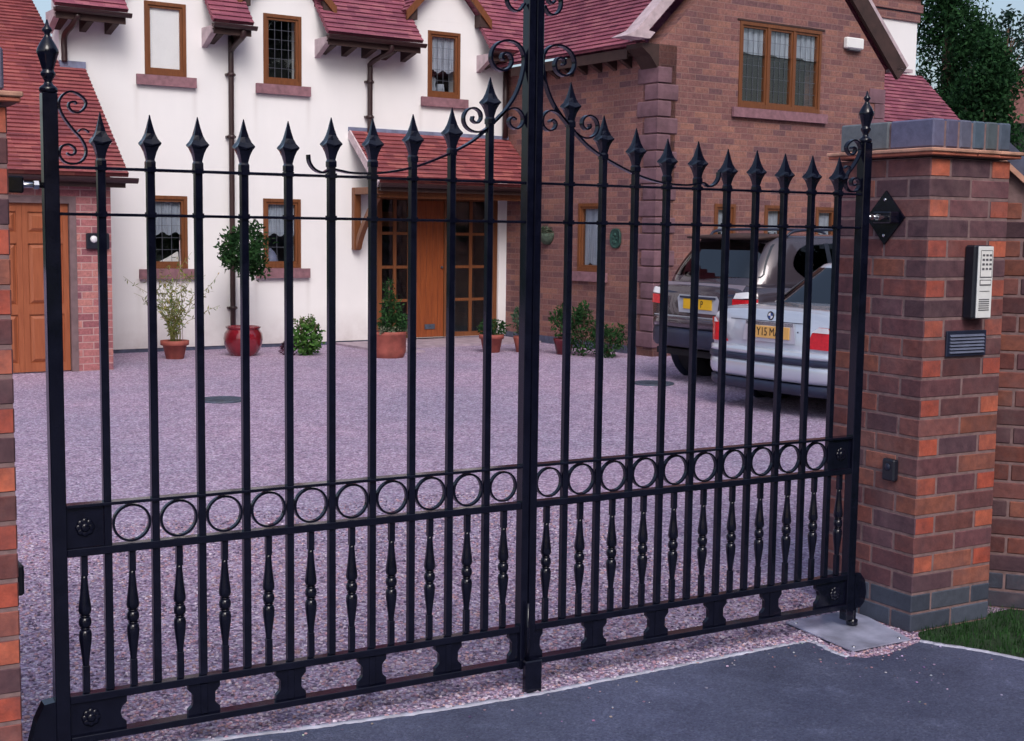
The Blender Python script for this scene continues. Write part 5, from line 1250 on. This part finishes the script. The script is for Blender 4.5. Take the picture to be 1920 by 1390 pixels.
    b = MB(); fillpoly(b, [(-.80, .748), (.80, .748), (.80, .758), (-.80, .758)], fnr(.004)); P(b, 'tailgate_gap', 'silver')
    wheels(T, [(.82, .785), (.82, -.785), (3.64, .785), (3.64, -.785)], .37, .26, s)
    for sg in (1, -1):
        for xx in (.82, 3.64):
            b = MB(); b.lathe(0, 0, [(.44, 0), (.44, .012), (.36, .014)], 28); b.v = [(x + xx, sg * (.925 + z), y + .385) for x, y, z in b.v]; P(b, 'wheel_arch', 'trim')
    b = MB(); b.box(.12, 4.4, -.86, .86, .30, .37); P(b, 'underbody', 'tyre')
sedan(); suv()

# ------------------------------------------------------------------ beyond the house: trees and neighbours
def tree(name, label, x, y, h, z0, rx, seed, pal, n, s, conifer=False, asp=.5, group=None):
    r = random.Random(seed); T = thing(name, label, 'tree', (x, y, 0), 0, group)
    b = MB(); b.tube([(0, 0, 0), (.05, .03, h * .3), (-.05, .05, h * .6), (0, 0, h * .95)], .2, 8, radii=[.24, .19, .12, .03])
    for k in range(16):
        a = r.uniform(0, 6.3); zz = r.uniform(z0 + .3, h * .85); L = rx * r.uniform(.5, .9) * (1 - .6 * (zz - z0) / (h - z0) if conifer else 1)
        b.tube([(0, 0, zz), (L * .5 * math.cos(a), L * .5 * math.sin(a), zz + .2), (L * math.cos(a), L * math.sin(a), zz + (.1 if conifer else .5))], .03, 5, radii=[.05, .03, .01])
    b.build('trunk', 'bark', T)
    b = MB(); m = 40
    for k in range(m):
        t = (k + r.random()) / m; zz = z0 + (h - z0) * t
        rr = rx * ((1 - t) ** .6 if conifer else math.sin(PI * min(1, .12 + .88 * t)) ** .6)
        a = r.uniform(0, 6.3); d = rr * r.uniform(.2, .85)
        crown(b, d * math.cos(a), d * math.sin(a), zz, rr * r.uniform(.3, .5) + .15, rr * r.uniform(.3, .5) + .15, (h - z0) / m * r.uniform(2.2, 4) + .1, n // m, s, r, pal, asp, .2, .6, up=.1)
    b.build('crown', 'leaf', T); return T
DK = [(.008, .028, .012), (.012, .045, .016), (.020, .065, .022), (.030, .085, .030)]
tree('cedar_tree', 'tall dark green conifer behind the white chimney', 23.5, 18.35, 13, 1.5, 1.12, 51, DK, 52000, .13, True, .34)
tree('young_tree', 'small open crowned tree against the sky near the right edge', 26.7, 19.45, 7.0, 5.2, .40, 52, [(.012, .035, .022), (.02, .05, .035), (.03, .065, .045)], 900, .13)
tree('edge_tree', 'thin blue green tree cut off by the right picture edge', 28.75, 20.3, 7.4, 5.8, .45, 53, [(.015, .035, .035), (.03, .05, .05)], 900, .13)
tree('broadleaf_tree', 'dark bushy tree in front of the far brick house', 22.9, 16.75, 5.6, 2.2, .75, 54, DK, 17000, .11)
def neighbour(name, label, x, y, rz, w_, d_, eh, rh, cat='house'):
    T = thing(name, label, cat, (x, y, 0), rz)
    b = MB(); b.box(-w_ / 2, w_ / 2, -d_ / 2, d_ / 2, 0, eh); b.prism([(-w_ / 2, -d_ / 2, eh + .001), (w_ / 2, -d_ / 2, eh + .001), (0, -d_ / 2, eh + rh)], (0, d_, 0)); b.build('wall', 'farbrick', T)
    for sg in (-1, 1):
        L = math.hypot(w_ / 2 + .3, rh * (1 + .3 / (w_ / 2)))
        rf = tiled('roof', 'tile', (sg * (w_ / 2 + .3), -d_ / 2 - .2, eh - .25 * rh / w_ * 2 + .08), (0, 1, 0), (-sg * (w_ / 2), 0, rh), lambda s, e: [(0, d_ + .4)], 0, L, T, thick=.08)
        b = MB(); b.beam((sg * (w_ / 2 + .28), -d_ / 2 - .22, eh - .05), (0, -d_ / 2 - .22, eh + rh + .12), .05, .22, up=(0, 1, 0)); b.build('barge_board', 'verge', rf)
    b = MB()
    for u in (-w_ / 4, w_ / 4): b.box(u - .5, u + .5, -d_ / 2 - .03, -d_ / 2 - .002, eh - 1.6, eh - .4)
    b.build('window', 'dark', T)
neighbour('far_house', 'distant brick house with pale verge and purple tiled roof at the right edge', 31.5, 21.2, R(-48), 5.2, 8, 4.8, 1.9)
neighbour('far_garage', 'small distant brick gable half hidden by the dark trees', 30.0, 22.9, R(-40), 2.4, 4, 4.6, 1.2, 'outbuilding')
# the far side of the road behind the photographer: unseen trees added, and heightened, to darken reflections in windows and gloss paint
t0 = tree('reflection_tree', 'unseen tall dark tree added across the road to darken reflections', 4.5, -15.5, 10.5, .6, 3.0, 61, DK, 9000, .42, group='unseen trees added across the road')
t0.scale = (1.2, 1.2, 1.6)
for x, y, sc_, a in ((8.5, -14.2, 1.6, 1.1), (12.3, -11.2, 1.55, 2.4), (15.5, -7.8, 1.5, 4.0), (19.0, -3.5, 1.3, 5.1), (-9.5, -19.0, 1.0, 3.0), (-1.5, -21, 1.0, .6)):
    c = copy_tree(t0); c.location = (x, y, 0); c.scale = (1.2, 1.2, sc_); c.rotation_euler.z = a
